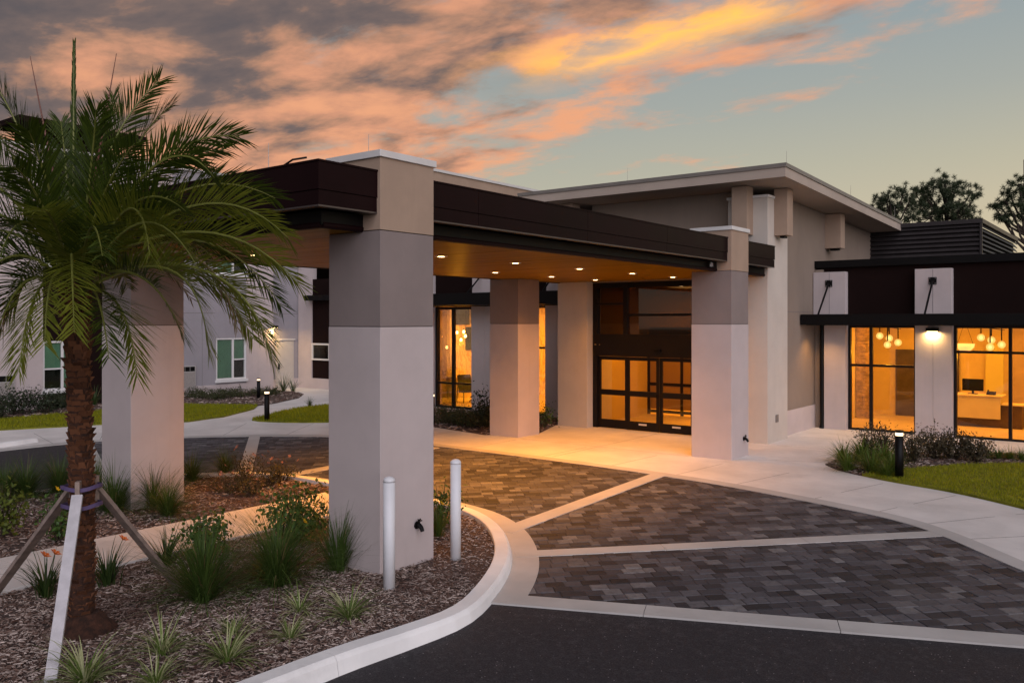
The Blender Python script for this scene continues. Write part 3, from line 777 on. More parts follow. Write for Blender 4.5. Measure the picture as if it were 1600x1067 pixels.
# vestibule behind the doors
CREAM = mat('cream_wall', (0.60, 0.47, 0.18), 0.9, var=0.04)
FLOORT = mat('floor_tile', (0.52, 0.44, 0.33), 0.45, var=0.10, vscale=2.0)
room = empty('vestibule', (0, 0, 0)); room.parent = bld; room.location = (11.55, -22, 0)
bx('floor', -14.35, -8.75, 22.07, 32.3, -0.05, 0.01, FLOORT, room)
bx('inner_ceiling', -14.35, -8.75, 22.16, 32.3, 4.30, 4.34, CREAM, room)
bx('inner_wall', -14.35, -14.25, 22.4, 32.3, 0.01, 4.3, CREAM, room); bx('inner_wall', -8.85, -8.752, 23.1, 32.3, 0.01, 4.3, CREAM, room)
bx('inner_wall', -14.25, -8.85, 32.1, 32.29, 0.01, 4.3, CREAM, room)
iv = MB()
YI = 26.2
for x in (-14.2, -12.95, -12.2, -11.55, -10.9, -10.2, -9.0): iv.box(x - 0.05, x + 0.05, YI - 0.03, YI + 0.03, 0.01, 2.4)
for z in (0.12, 1.05, 2.35): iv.box(-14.2, -8.9, YI - 0.028, YI + 0.028, z - 0.05, z + 0.05)
iv.build('inner_door_frame', FRAME, room)
bx('inner_door_panel', -14.2, -12.3, YI - 0.01, YI + 0.01, 0.2, 3.0, mat('inner_screen', (0.30, 0.20, 0.10), 0.6), room)
bx('picture', -13.2, -11.6, 32.02, 32.09, 1.2, 2.2, mat('mural', (0.25, 0.16, 0.07), 0.7, var=0.5, vscale=3), room)

def area(name, loc, sx, sy, energy, color, parent=None, rot=(0, 0, 0)):
    ld = bpy.data.lights.new(name, 'AREA'); ld.shape = 'RECTANGLE'; ld.size = sx; ld.size_y = sy; ld.energy = energy; ld.color = color
    o = bpy.data.objects.new(name, ld); col.objects.link(o); o.location = loc; o.rotation_euler = rot; o.parent = parent
    return o
AMBER = (1.0, 0.325, 0.002)
CEIL_L = emis('ceiling_panel', (1.0, 0.6, 0.2), 5.0)
def ceil_light(x, y, z, sx, sy, energy, label, group):
    e = empty('ceiling_light', (x, y, z)); tag(e, label, 'ceiling light', group)
    MB().box(-sx / 2 - .03, sx / 2 + .03, -sy / 2 - .03, sy / 2 + .03, -0.04, 0).build('housing', CAPM, e)
    MB().box(-sx / 2, sx / 2, -sy / 2, sy / 2, -0.05, -0.041).build('diffuser', CEIL_L, e)
    area('lamp', (0, 0, -0.06), sx, sy, energy, AMBER, e)
    return e
ceil_light(-11.55, 24.2, 4.29, 1.2, 1.2, 140, 'square ceiling light inside the entrance doors', 'ceiling lights of the entrance hall')
ceil_light(-11.55, 29.0, 4.29, 2.2, 1.6, 560, 'large ceiling light at the back of the entrance hall', 'ceiling lights of the entrance hall')

# ================================================================== RIGHT WING (reception)
rw = empty('reception_wing', (-4, 26, 0)); tag(rw, 'low dark brown wing with amber lit windows, white piers and black awning', 'building')
OFF = (-4, 26, 0)
def W(name, x0, x1, y0, y1, z0, z1, m, parent=None, bevel=0.0): return B(name, x0, x1, y0, y1, z0, z1, m, parent or rw, bevel, OFF)
XE = 5.0
W('upper_wall', -8.44, XE, 26.06, 26.35, 3.10, 4.80, BROWN)
W('coping', -8.44, XE + .05, 25.93, 26.5, 4.801, 5.01, BLACK)
W('roof', -8.44, XE, 26.36, 36, 4.5, 4.7, BLACK)
W('wall_return', -8.44, -8.2, 25.97, 26.05, -0.1, 4.75, TAUPE2)
W('upper_block', -8.43, -7.5, 25.78, 26.05, 3.41, 4.66, WHITE, bevel=0.006)
W('upper_block', -5.61, -4.68, 25.78, 26.05, 3.41, 4.66, WHITE, bevel=0.006)
W('upper_block', -1.6, -0.67, 25.78, 26.05, 3.41, 4.66, WHITE, bevel=0.006)
W('pier', -8.12, -7.5, 25.80, 26.30, -0.1, 3.09, WHITE, bevel=0.006)
W('pier', -5.61, -5.152, 25.80, 26.30, -0.1, 3.09, WHITE, bevel=0.004); W('pier', -5.146, -4.68, 25.80, 26.30, -0.1, 3.09, WHITE, bevel=0.004)
W('pier', -1.6, -0.67, 25.80, 26.30, -0.1, 3.09, WHITE, bevel=0.006)
W('pier', 2.4, 5.0, 25.80, 26.30, -0.1, 3.09, WHITE, bevel=0.006)
W('side_wall', XE - 0.2, XE, 26.36, 36, -0.1, 4.5, BROWN)
W('back_wall', -8.4, XE, 35.8, 36, -0.1, 4.5, BROWN)
dsp = MB().tube([(-8.2 + 4, 25.85 - 26, -0.02), (-8.2 + 4, 25.85 - 26, 0.12), (-8.2 + 4, 25.85 - 26, 3.1)], [0.085, 0.055, 0.055], 10); dsp.build('downpipe', BLACK, rw)
for X in (-7.96, -5.149, -1.14): W('wall_seam', X - 0.005, X + 0.005, 25.775, 25.782, 3.42, 4.64, mat('seam', (0.16, 0.14, 0.14), 0.9))
for z in (3.5,): W('wall_seam', -8.46, -8.446, 26.4, 32.5, 3.46, 3.474, mat('seam', (0.16, 0.14, 0.14), 0.9)); W('wall_seam', -8.46, -8.446, 23.1, 25.9, 3.46, 3.474, mat('seam', (0.16, 0.14, 0.14), 0.9))
# awning with tie rods
aw = W('awning', -8.42, XE, 24.62, 25.775, 3.10, 3.40, BLACK, bevel=0.01)
W('awning_underside', -8.3, XE - 0.1, 24.75, 25.9, 3.085, 3.099, mat('dark_soffit', (0.02, 0.017, 0.016), 0.7))
for X in (-7.97, -5.15, -1.14):
    rodp = empty('tie_rod', (0, 0, 0), rw)
    MB().box(X + 4 - 0.10, X + 4 + 0.10, 25.755 - 26, 25.779 - 26, 4.22, 4.42).build('plate', BLACK, rodp)
    mb = MB(); mb.tube([(X + 4, 25.74 - 26, 4.30), (X + 4, 24.8 - 26, 3.40)], 0.028, 8); mb.build('rod', BLACK, rodp)
    mb = MB()
    for i in (-1, 1):
        for j in (-1, 1): mb.tube([(X + 4 + i * 0.07, 25.757 - 26, 4.32 + j * 0.07), (X + 4 + i * 0.07, 25.735 - 26, 4.32 + j * 0.07)], 0.012, 6)
    mb.build('bolts', GALV, rodp)
def window_unit(x0, x1, z0, z1, vs, hs, y=26.12, parent=rw, off=(-4, 26), fr_w=0.08, gm=GLASS, fm=FRAME, name='window'):
    """glazed storefront: each pane and frame bar is real"""
    e = empty(name, (0, 0, 0), parent)
    xs_ = [x0] + vs + [x1]
    mb = MB(); ox, oy = off
    mb.box(x0 - ox, x1 - ox, y - oy - .06, y - oy + .06, z0 - 0.0, z0 + 0.14); mb.box(x0 - ox, x1 - ox, y - oy - .06, y - oy + .06, z1 - fr_w, z1)
    for i, x in enumerate(xs_):
        a, b = (x, x + fr_w) if i == 0 else ((x - fr_w, x) if i == len(xs_) - 1 else (x - fr_w / 2, x + fr_w / 2))
        mb.box(a - ox, b - ox, y - oy - .062, y - oy + .062, z0 + 0.14, z1 - fr_w)
    for h in hs: mb.box(x0 - ox + fr_w, x1 - ox - fr_w, y - oy - .055, y - oy + .055, h - 0.035, h + 0.035)
    mb.build('frame', fm, e)
    zz = [z0 + 0.10] + hs + [z1 - 0.04]
    for i in range(len(xs_) - 1):
        for j in range(len(zz) - 1):
            MB().box(xs_[i] - ox + 0.03, xs_[i + 1] - ox - 0.03, y - oy - 0.005, y - oy + 0.005, zz[j] + 0.02, zz[j + 1] - 0.02).build('pane', gm, e)
    return e
window_unit(-7.5, -5.61, -0.08, 3.09, [-6.86], [1.91])
window_unit(-4.68, -1.6, -0.08, 3.09, [-3.32], [2.36])
window_unit(-0.67, 2.4, -0.08, 3.09, [0.8], [2.36])
for X in (-7.95, -6.55, -3.1, 0.9):
    dl = empty('awning_downlight', (X + 4, 25.15 - 26, 3.084), rw)
    MB().lathe([(0.07, -0.008), (0.075, 0.0), (0.055, 0.001), (0.05, -0.006)], 16).build('trim_ring', BLACK, dl); MB().lathe([(0.048, -0.004), (0.048, -0.002)], 16).build('lens', LITE, dl)
    ld = bpy.data.lights.new('awning_lamp', 'SPOT'); ld.energy = 95 if X < -7.5 else 35; ld.color = (1.0, 0.5, 0.14); ld.spot_size = R(115); ld.spot_blend = 0.8; ld.shadow_soft_size = 0.06
    lo = bpy.data.objects.new('lamp', ld); col.objects.link(lo); lo.location = (0, 0, -0.02); lo.parent = dl
# interior
FL2 = mat('lobby_floor', (0.55, 0.45, 0.24), 0.35, var=0.12, vscale=1.2)
W('interior_floor', -8.2, XE - 0.2, 26.2, 35.8, -0.1, 0.01, FL2)
W('interior_ceiling', -8.2, XE - 0.2, 26.36, 35.8, 3.42, 3.46, CREAM)
W('interior_wall', -8.2, XE - 0.2, 31.0, 31.1, 0.01, 3.42, CREAM)
W('interior_wall', -8.42, -8.2, 26.36, 31.0, 0.01, 3.42, CREAM)
STONE = mat('ledger_stone', (0.36, 0.26, 0.17), 0.9, var=0.35, vscale=6, bump=0.8, bscale=14)
stn = empty('stone_chimney', (0, 0, 0), rw); zc = 0.02; rs = random.Random(3)
while zc < 3.38:
    h = rs.choice((0.08, 0.11, 0.14)); xx = -8.18
    while xx < -7.72:
        L = rs.uniform(0.2, 0.5); x2 = min(xx + L, -7.72)
        W('stone', xx + .004, x2 - .004, 29.3 - rs.uniform(0, 0.03), 29.6, zc + .003, min(zc + h, 3.41) - .003, STONE, stn); xx = x2
    zc += h
W('dark_doorway', -7.33, -5.4, 30.9, 30.995, 0.01, 2.25, mat('dark_panel', (0.07, 0.052, 0.035), 0.5, var=0.2))
W('lit_panel', -4.62, -4.12, 30.88, 30.995, 0.9, 2.5, mat('yellow_panel', (0.62, 0.55, 0.15), 0.6))
W('wall_panel', -5.9, -5.3, 30.85, 30.995, 0.01, 3.0, mat('tan_panel', (0.45, 0.33, 0.2), 0.6)) if False else None
for X in (-3.9, -3.1, -1.5, 0.2): W('wall_panel', X, X + 0.6, 30.9, 30.995, 0.01, 3.0, mat('tan_panel', (0.42, 0.31, 0.19), 0.6, var=0.1))
W('cove_strip', -8.0, XE - 0.3, 30.75, 30.80, 3.28, 3.34, emis('cove', (1.0, 0.62, 0.22), 9.0))
W('cove_ledge', -8.0, XE - 0.3, 30.70, 30.995, 3.20, 3.26, CREAM)
ceil_light(-6.3, 28.4, 3.42, 1.6, 1.6, 125, 'square ceiling light above the lobby beside the stone wall', 'ceiling lights of the reception')
ceil_light(-2.6, 28.6, 3.42, 2.0, 1.6, 150, 'wide ceiling light above the reception desk', 'ceiling lights of the reception')
ceil_light(1.6, 28.6, 3.42, 2.0, 1.6, 140, 'ceiling light at the far end of the reception', 'ceiling lights of the reception')

GLOBE = emis('globe_glow', (1.0, 0.50, 0.13), 0.85); CORE = emis('globe_core', (1.0, 0.75, 0.4), 7.0)
def globe_glass():
    m = bpy.data.materials.new('globe_glass'); m.use_nodes = True; t = NT(m.node_tree); m.node_tree.nodes.clear()
    tr = t.n('ShaderNodeBsdfTransparent'); tr.inputs[0].default_value = (1, 0.86, 0.6, 1)
    em = t.n('ShaderNodeEmission'); em.inputs[0].default_value = (1.0, 0.55, 0.16, 1); em.inputs[1].default_value = 1.7
    mx = t.n('ShaderNodeMixShader'); mx.inputs[0].default_value = 0.85; t.l(tr.outputs[0], mx.inputs[1]); t.l(em.outputs[0], mx.inputs[2])
    o = t.n('ShaderNodeOutputMaterial'); t.l(mx.outputs[0], o.inputs[0]); return m
GLOBEM = globe_glass()
def glow(parent, loc, energy, r_=0.1):
    ld = bpy.data.lights.new('glow', 'POINT'); ld.energy = energy; ld.color = (1.0, 0.42, 0.03); ld.shadow_soft_size = r_
    o = bpy.data.objects.new('lamp', ld); col.objects.link(o); o.location = loc; o.parent = parent
def pendant(loc, label, globes, top):
    e = empty('pendant_light', loc); tag(e, label, 'pendant light', 'globe pendant lights')
    glow(e, (0, 0, -0.42), 45)
    MB().lathe([(0.10, top - 0.03), (0.10, top)], 16).build('ceiling_rose', BLACK, e)
    mb = MB(); mb.tube([(0, 0, top - 0.03), (0, 0, 0.25)], 0.012, 6); mb.tube([(-0.3, 0, 0.42), (0.35, 0.05, 0.32)], 0.010, 6); mb.build('stem', BLACK, e)
    for (x, y, z) in globes:
        g_ = MB(); prof = [(0.105 * math.sin(a * math.pi / 10) + 1e-4, -0.105 * math.cos(a * math.pi / 10)) for a in range(11)]
        g_.lathe(prof, 18, (x, y, z)); g_.build('globe', GLOBEM, e, smooth=True); MB().lathe([(0.01, -0.05), (0.04, -0.03), (0.045, 0.01), (0.02, 0.05)], 12, (x, y, z)).build('bulb', CORE, e, smooth=True)
        MB().tube([(x, y, z + 0.12), (x, y, z + 0.18 + max(0, 0.25 - z))], 0.018, 6).build('socket', BLACK, e)
GL = [(-0.25, 0.0, 0.10), (0.0, 0.12, 0.03), (0.0, -0.1, -0.17), (0.27, 0.05, -0.10)]
p1 = onY(1388, 530, 28.0); pendant(p1, 'four-globe pendant light behind the window between the stone wall and the lit pier', GL, 3.42 - p1.z)
p2 = onY(1548, 533, 28.0); pendant(p2, 'four-globe pendant light above the reception desk', GL, 3.42 - p2.z)
bowl = empty('bowl_pendant', onY(1508, 540, 29.5)); tag(bowl, 'pale shell-shaped pendant bowl hanging over the reception desk', 'pendant light')
mb = MB(); prof = [(0.02, -0.20), (0.14, -0.16), (0.25, -0.06), (0.27, 0.06), (0.25, 0.06), (0.22, -0.03), (0.12, -0.12), (0.01, -0.16)]
mb.lathe(prof, 20); ob = mb.build('bowl', emis('bowl_glow', (1.0, 0.62, 0.27), 1.0), bowl, smooth=True)
mb = MB(); mb.tube([(-0.22, 0, 0.05), (-0.05, 0, 0.6)], 0.006, 5); mb.tube([(0.22, 0, 0.05), (0.05, 0, 0.6)], 0.006, 5); mb.build('cord', BLACK, bowl)
# reception desk, monitor, phone
desk = empty('reception_desk', (-4.6, 29.0, 0.01)); tag(desk, 'pale reception desk with dark recessed base', 'desk')
DW = mat('desk_white', (0.62, 0.52, 0.30), 0.5, var=0.04)
MB().box(-1.2, 0.66, -0.1, -0.04, 0.27, 0.93).build('front_panel', DW, desk, bevel=0.006)
MB().box(-1.25, 0.70, -0.14, 0.75, 0.932, 0.97).build('desk_top', DW, desk, bevel=0.006)
MB().box(-1.15, 1.2, 0.05, 0.65, 0.0, 0.68).build('base', mat('desk_dark', (0.10, 0.06, 0.035), 0.5, var=0.15), desk)
MB().box(0.66, 1.5, 0.0, 0.7, 0.682, 0.72).build('side_top', DW, desk, bevel=0.004)
mon = empty('computer_monitor', (-4.72, 29.25, 0.98)); tag(mon, 'black computer monitor seen from behind on the reception desk', 'monitor')
MB().box(-0.29, 0.29, -0.02, 0.02, 0.10, 0.46).build('screen', BLACK, mon, bevel=0.008)
MB().box(-0.03, 0.03, 0.0, 0.04, 0.02, 0.2).build('neck', BLACK, mon); MB().box(-0.13, 0.13, -0.09, 0.1, 0.0, 0.02).build('foot', BLACK, mon, bevel=0.004)
ph = empty('desk_phone', (-4.22, 29.2, 0.98)); tag(ph, 'black telephone on the reception desk beside the monitor', 'telephone')
mb = MB(); mb.add([(-.12, -.1, 0), (.12, -.1, 0), (.12, .1, 0), (-.12, .1, 0), (-.12, -.1, .03), (.12, -.1, .03), (.12, .1, .1), (-.12, .1, .1)], [(0, 3, 2, 1), (4, 5, 6, 7), (0, 1, 5, 4), (1, 2, 6, 5), (2, 3, 7, 6), (3, 0, 4, 7)]); mb.build('body', BLACK, ph)
MB().tube([(-.09, -.08, .07), (-.09, 0, .09), (-.09, .08, .12)], [.028, .018, .028], 8).build('handset', BLACK, ph)
# sconce on the pier
def sconce(loc, rz, label, energy, wdt=0.32, color=(1.0, 0.62, 0.22)):
    e = empty('wall_sconce', loc); e.rotation_euler = (0, 0, rz); tag(e, label, 'wall light', 'down-shining wall lights')
    MB().box(-wdt / 2, wdt / 2, -0.13, 0, -0.05, 0.05).build('housing', BLACK, e, bevel=0.01)
    MB().box(-wdt / 2 + 0.03, wdt / 2 - 0.03, -0.11, -0.03, -0.058, -0.051).build('lens', LITE, e)
    area('lamp', (0, -0.07, -0.07), wdt - 0.06, 0.07, energy, color, e)
sconce((-5.15, 25.795, 2.97), 0, 'black wall light under the awning on the white pier between two windows', 17)

# roof screen of louvers
scr = empty('roof_screen', (-4.9, 32, 4.7)); tag(scr, 'dark bronze louvered equipment screen on the roof behind the wing', 'equipment screen')
LV = mat('louver_metal', (0.045, 0.038, 0.038), 0.45, metal=0.3, var=0.1)
for k in range(11):
    z = 0.12 + k * 0.155
    mb = MB(); a = [(-4.2, 0.0), (0, 0.0)]
    mb.add([(-4.2, 0.0, z), (-0.06, 0.0, z), (-0.06, 0.10, z + 0.13), (-4.2, 0.10, z + 0.13), (-4.2, 0.015, z - 0.02), (-0.06, 0.015, z - 0.02), (-0.06, 0.115, z + 0.11), (-4.2, 0.115, z + 0.11)], [(0, 1, 2, 3), (7, 6, 5, 4), (0, 4, 5, 1)])
    mb.build('louver', LV, scr)
    mb = MB()
    mb.add([(0, 0.06, z), (0, 8.5, z), (-0.10, 8.5, z + 0.13), (-0.10, 0.06, z + 0.13), (-0.015, 0.06, z - 0.02), (-0.015, 8.5, z - 0.02), (-0.115, 8.5, z + 0.11), (-0.115, 0.06, z + 0.11)], [(0, 1, 2, 3), (7, 6, 5, 4), (0, 4, 5, 1)])
    mb.build('louver', LV, scr)
MB().box(-0.06, 0.012, -0.012, 0.06, 0, 1.90).build('corner_post', LV, scr)
MB().box(-4.2, 0.03, -0.03, 0.16, 1.78, 1.92).build('top_rail', LV, scr); MB().box(-0.16, 0.03, 0.16, 8.5, 1.78, 1.92).build('top_rail', LV, scr)
MB().box(-4.2, -0.13, 0.13, 8.4, 0, 1.7).build('inner_box', BLACK, scr)

# ================================================================== LEFT LOBBY WING
lw = empty('lounge_wing', (-20, 23.4, 0)); tag(lw, 'dark brown lounge wing with tall amber window and white piers left of the doors', 'building')
OL = (-20, 23.4)
def Lw(name, x0, x1, y0, y1, z0, z1, m, parent=None, bevel=0.0): return B(name, x0, x1, y0, y1, z0, z1, m, parent or lw, bevel, (-20, 23.4, 0))
XL = -24.4
Lw('upper_wall', XL, -14.66, 23.46, 23.7, 3.74, 5.15, BROWN)
Lw('coping', XL, -14.66, 23.35, 23.8, 5.151, 5.35, BLACK)
Lw('roof', XL, -14.66, 23.7, 33, 4.6, 4.8, BLACK)
Lw('upper_block', -19.66, -18.7, 23.2, 23.455, 4.19, 4.95, WHITE, bevel=0.006); Lw('upper_block', -16.42, -15.5, 23.2, 23.455, 4.19, 4.95, WHITE, bevel=0.006); Lw('upper_block', -22.6, -21.66, 23.2, 23.455, 4.19, 4.95, WHITE, bevel=0.006)
Lw('pier', -19.70, -19.10, 23.2, 23.7, -0.1, 3.73, WHITE, bevel=0.006); Lw('pier', -19.094, -18.72, 23.2, 23.7, -0.1, 3.73, WHITE, bevel=0.006)
Lw('pier', -16.47, -15.55, 23.2, 23.7, -0.1, 3.73, WHITE, bevel=0.006); Lw('pier', -22.6, -21.66, 23.2, 23.7, -0.1, 3.73, WHITE, bevel=0.006)
Lw('pier', XL, -23.9, 23.2, 23.7, -0.1, 3.73, WHITE, bevel=0.006)
Lw('infill_wall', -15.55, -14.66, 23.4, 23.7, -0.1, 3.73, TAUPE2)
Lw('awning', XL, -15.0, 22.3, 23.195, 3.76, 4.18, BLACK, bevel=0.01)
for X in (-19.2, -16.0, -22.1):
    rodp = empty('tie_rod', (0, 0, 0), lw)
    MB().box(X + 20 - 0.10, X + 20 + 0.10, 23.18 - 23.4, 23.199 - 23.4, 4.75, 4.93).build('plate', BLACK, rodp)
    MB().tube([(X + 20, 23.17 - 23.4, 4.84), (X + 20 - 0.0, 22.4 - 23.4, 4.18)], 0.03, 8).build('rod', BLACK, rodp)
MB().tube([(-15.05 + 20, -0.4, -0.02), (-15.05 + 20, -0.4, 3.76)], 0.07, 8).build('downpipe', BLACK, lw)
window_unit(-21.66, -19.70, -0.05, 3.73, [-20.80], [0.93], y=23.5, parent=lw, off=OL, fr_w=0.10)
window_unit(-18.72, -16.47, -0.05, 3.73, [-17.6], [2.3], y=23.5, parent=lw, off=OL, fr_w=0.08)
window_unit(-23.9, -22.6, -0.05, 3.73, [], [0.93], y=23.5, parent=lw, off=OL, fr_w=0.08)
Lw('interior_floor', XL, -14.66, 23.6, 33, -0.1, 0.01, FL2); Lw('interior_ceiling', XL, -14.66, 23.7, 33, 3.9, 3.95, CREAM)
def marble():
    m = bpy.data.materials.new('marble_wall'); m.use_nodes = True
    t = NT(m.node_tree); bs = m.node_tree.nodes['Principled BSDF']; g = t.n('ShaderNodeNewGeometry')
    mp_ = t.n('ShaderNodeMapping'); mp_.inputs['Scale'].default_value = (1.6, 1, 0.35); mp_.inputs['Rotation'].default_value = (0, R(8), 0); t.l(g.outputs['Position'], mp_.inputs[0])
    a = t.n('ShaderNodeTexNoise', i_Scale=2.5, i_Detail=10.0, i_Roughness=0.65, i_Distortion=1.2); t.l(mp_.outputs[0], a.inputs[0])
    v = t.m('ABSOLUTE', t.m('SUBTRACT', a.outputs[0], 0.5))
    t.l(t.mix(t.smooth(v, 0.0, 0.05), (0.42, 0.32, 0.2), (0.70, 0.60, 0.44)), bs.inputs['Base Color']); bs.inputs['Roughness'].default_value = 0.4
    return m
Lw('interior_wall', XL, -14.66, 30.0, 30.15, 0.01, 3.9, marble())
Lw('interior_wall', XL, XL + 0.15, 23.7, 30, 0.01, 3.9, marble()); Lw('interior_wall', -14.8, -14.665, 23.7, 30, 0.01, 3.9, CREAM)
stn2 = empty('stone_pillar', (0, 0, 0), lw); zc = 0.02
while zc < 3.8:
    h = rs.choice((0.08, 0.11, 0.14)); y_ = 26.1
    while y_ < 26.62:
        y2 = min(y_ + rs.uniform(0.2, 0.5), 26.62)
        Lw('stone', XL + 0.155, XL + 0.42 + rs.uniform(0, 0.04), y_ + .004, y2 - .004, zc + .003, min(zc + h, 3.88) - .003, STONE, stn2); y_ = y2
    zc += h
GREENP = mat('moss_panel', (0.035, 0.05, 0.018), 0.95, var=0.6, vscale=7, bump=1.0, bscale=20)
wa = empty('moss_wall_art', (XL + 0.15, 28.0, 0)); tag(wa, 'green and black leafy wall panels behind the lounge pendant lights', 'wall art')
for (y0, y1, z0, z1) in ((-0.75, 0.35, 3.05, 3.75), (0.15, 1.4, 1.95, 2.95), (0.5, 1.4, 3.1, 3.8)):
    MB().box(0.0, 0.09, y0, y1, z0, z1).build('panel', GREENP, wa, bevel=0.01)
ceil_light(-22.0, 27.0, 3.9, 1.8, 1.8, 330, 'square ceiling light inside the lounge behind the tall window', 'ceiling lights of the lounge')
ceil_light(-17.2, 26.3, 3.9, 1.6, 1.6, 150, 'ceiling light inside the lounge beside the entrance hall', 'ceiling lights of the lounge')
BULB = emis('bulb_glow', (1.0, 0.62, 0.22), 12.0)
pe = empty('bulb_pendant', onY(722, 520, 26.4)); tag(pe, 'cluster of bare bulbs hanging on cords in the lounge window', 'pendant light')
for (x, y, z, t_) in ((-0.28, 0, 0.02, 0), (0.0, 0.1, 0.05, 0), (0.22, -0.05, -0.12, 0), (-0.1, 0.05, -0.28, 0), (0.75, 0.2, 0.35, 0), (-0.85, 0.0, -0.6, 0), (-1.2, 0.1, -0.15, 0)):
    g_ = MB(); g_.lathe([(0.012, -0.075), (0.045, -0.055), (0.058, -0.015), (0.045, 0.025), (0.022, 0.06)], 12, (x, y, z)); g_.build('bulb', BULB, pe, smooth=True)
    MB().tube([(x, y, z + 0.06), (x, y, z + 0.12)], 0.024, 8).build('socket', BLACK, pe)
    MB().tube([(x, y, z + 0.12), (x, y, 3.9 - pe.location.z)], 0.005, 5).build('cord', BLACK, pe)
glow(pe, (-0.1, 0.05, -0.45), 150)
ch = empty('armchair', onY(732, 630, 25.6)); ch.location.z = 0.01; ch.rotation_euler = (0, 0, R(-28)); tag(ch, 'black armchair with slanted back inside the lounge window', 'chair')
CH = mat('black_leather', (0.012, 0.010, 0.009), 0.45)
mb = MB(); mb.add([(-.33, -.3, .36), (.33, -.3, .40), (.33, .3, .40), (-.33, .3, .36), (-.33, -.3, .46), (.33, -.3, .52), (.33, .3, .52), (-.33, .3, .46)], [(0, 3, 2, 1), (4, 5, 6, 7), (0, 1, 5, 4), (1, 2, 6, 5), (2, 3, 7, 6), (3, 0, 4, 7)]); mb.build('seat', CH, ch, bevel=0.02)
MB().bar((-.30, 0, .42), (-.52, 0, 1.05), .56, .11, up=(1, 0, 0)).build('backrest', CH, ch, bevel=0.02)
for s in (-1, 1):
    MB().bar((-.40, s * .33, .66), (.36, s * .33, .70), .05, .035).build('armrest', CH, ch)
    MB().tube([(.32, s * .33, .69), (.34, s * .33, 0)], [.02, .016], 6).build('leg', CH, ch); MB().tube([(-.30, s * .33, .66), (-.44, s * .33, 0)], [.02, .016], 6).build('leg', CH, ch)
sid = empty('side_table', (XL + 0.75, 28.3, 0.01)); sid.rotation_euler = (0, 0, R(90)); tag(sid, 'pale low counter against the marble lounge wall behind the armchair', 'counter')
MB().box(-1.6, 1.6, -0.3, 0.55, 0.0, 0.82).build('body', DW, sid); MB().box(-1.65, 1.65, -0.35, 0.58, 0.822, 0.87).build('top', DW, sid, bevel=0.005)

# ================================================================== FAR RESIDENTIAL WING
fw = empty('residential_wing', (-33, 16, 0)); tag(fw, 'pale stucco three-storey wing with dark brown window strips behind the palm', 'building')
def Fw(name, x0, x1, y0, y1, z0, z1, m, parent=None, bevel=0.0): return B(name, x0, x1, y0, y1, z0, z1, m, parent or fw, bevel, (-33, 16, 0))
XF = -33.0
HT = 9.6
WD = mat('vinyl_white', (0.66, 0.65, 0.64), 0.5)
BLIND = mat('green_blind', (0.36, 0.66, 0.48), 0.55, var=0.06)
GLASSW = glass_mat('window_glass', (0.92, 0.95, 0.92), 0.06)
wallm = MB(); 
# main facade built from strips so that window openings are real
def facade(y0, y1, m, holes, z0=-0.25, z1=HT, xo=0.0, name='wall'):
    zs = sorted({z0, z1, *[h[0] for h in holes], *[h[1] for h in holes]}); 
    for a, b in zip(zs[:-1], zs[1:]):
        if any(h[0] <= a and b <= h[1] for h in holes): continue
        Fw(name, XF - 0.3, XF + xo, y0, y1, a, b, m)
WZ = [(0.62, 2.46), (5.3, 7.1)]
facade(2.0, 12.2, WHITE, []); facade(12.2, 14.38, WHITE, [])
facade(14.38, 15.92, BROWN, WZ, xo=-0.06); facade(15.92, 19.4, BROWN, [], xo=-0.06) if False else facade(15.92, 16.9, BROWN, [], xo=-0.06)
facade(16.9, 19.55, WHITE, [])
facade(19.55, 21.63, LAV, [], z0=0.42, xo=-0.02); facade(21.63, 23.17, LAV, WZ, z0=0.42, xo=-0.02); Fw('wall_base', XF - 0.3, XF + 0.0, 19.55, 23.17, -0.25, 0.42, WHITE)
facade(23.17, 24.63, WHITE, [])
Fw('recess_wall', XF - 0.62, XF - 0.32, 24.63, 26.3, 0.46, HT, LAV); Fw('recess_base', XF - 0.62, XF - 0.30, 24.63, 25.0, -0.1, 0.46, WHITE); Fw('recess_base', XF - 0.62, XF - 0.30, 26.05, 26.3, -0.1, 0.46, WHITE)
Fw('end_wall', XF - 0.3, -32.3, 26.3, 26.6, -0.2, HT, WHITE); Fw('end_wall', -32.3, -31.0, 26.36, 26.6, -0.2, 1.36, BROWN); Fw('end_wall', -32.3, -31.0, 26.36, 26.6, 2.16, 5.2, BROWN); Fw('end_wall', -32.3, -31.0, 26.36, 26.6, 6.6, HT, BROWN)
Fw('end_wall_base', -32.3, -31.0, 26.3, 26.355, -0.2, 0.5, WHITE); Fw('end_wall', -31.0, -26.0, 26.3, 26.6, -0.2, 9.92, WHITE)
Fw('strip_awning', -32.35, -30.9, 25.9, 26.355, 4.18, 4.42, BLACK)
Fw('side_wall', -26.3, -26.0, 26.6, 42, -0.2, 9.90, TAN); Fw('side_coping', -26.4, -25.93, 26.55, 42, 9.901, 10.02, CAPM)
Fw('back_mass', -45, XF - 0.63, 2, 42, -0.2, 9.4, BROWN); Fw('roof_deck', XF - 0.63, -26.3, 26.6, 42, 9.3, 9.5, BROWN); Fw('coping', XF - 0.4, XF + 0.06, 2, 26.3, HT + 0.001, HT + 0.1, CAPM)
Fw('roof_overhang', XF - 1.5, XF + 0.9, 13.2, 17.9, 10.3, 10.5, BROWN); Fw('roof_tower', XF - 1.5, XF - 0.05, 14.0, 17.0, HT, 10.3, BROWN)
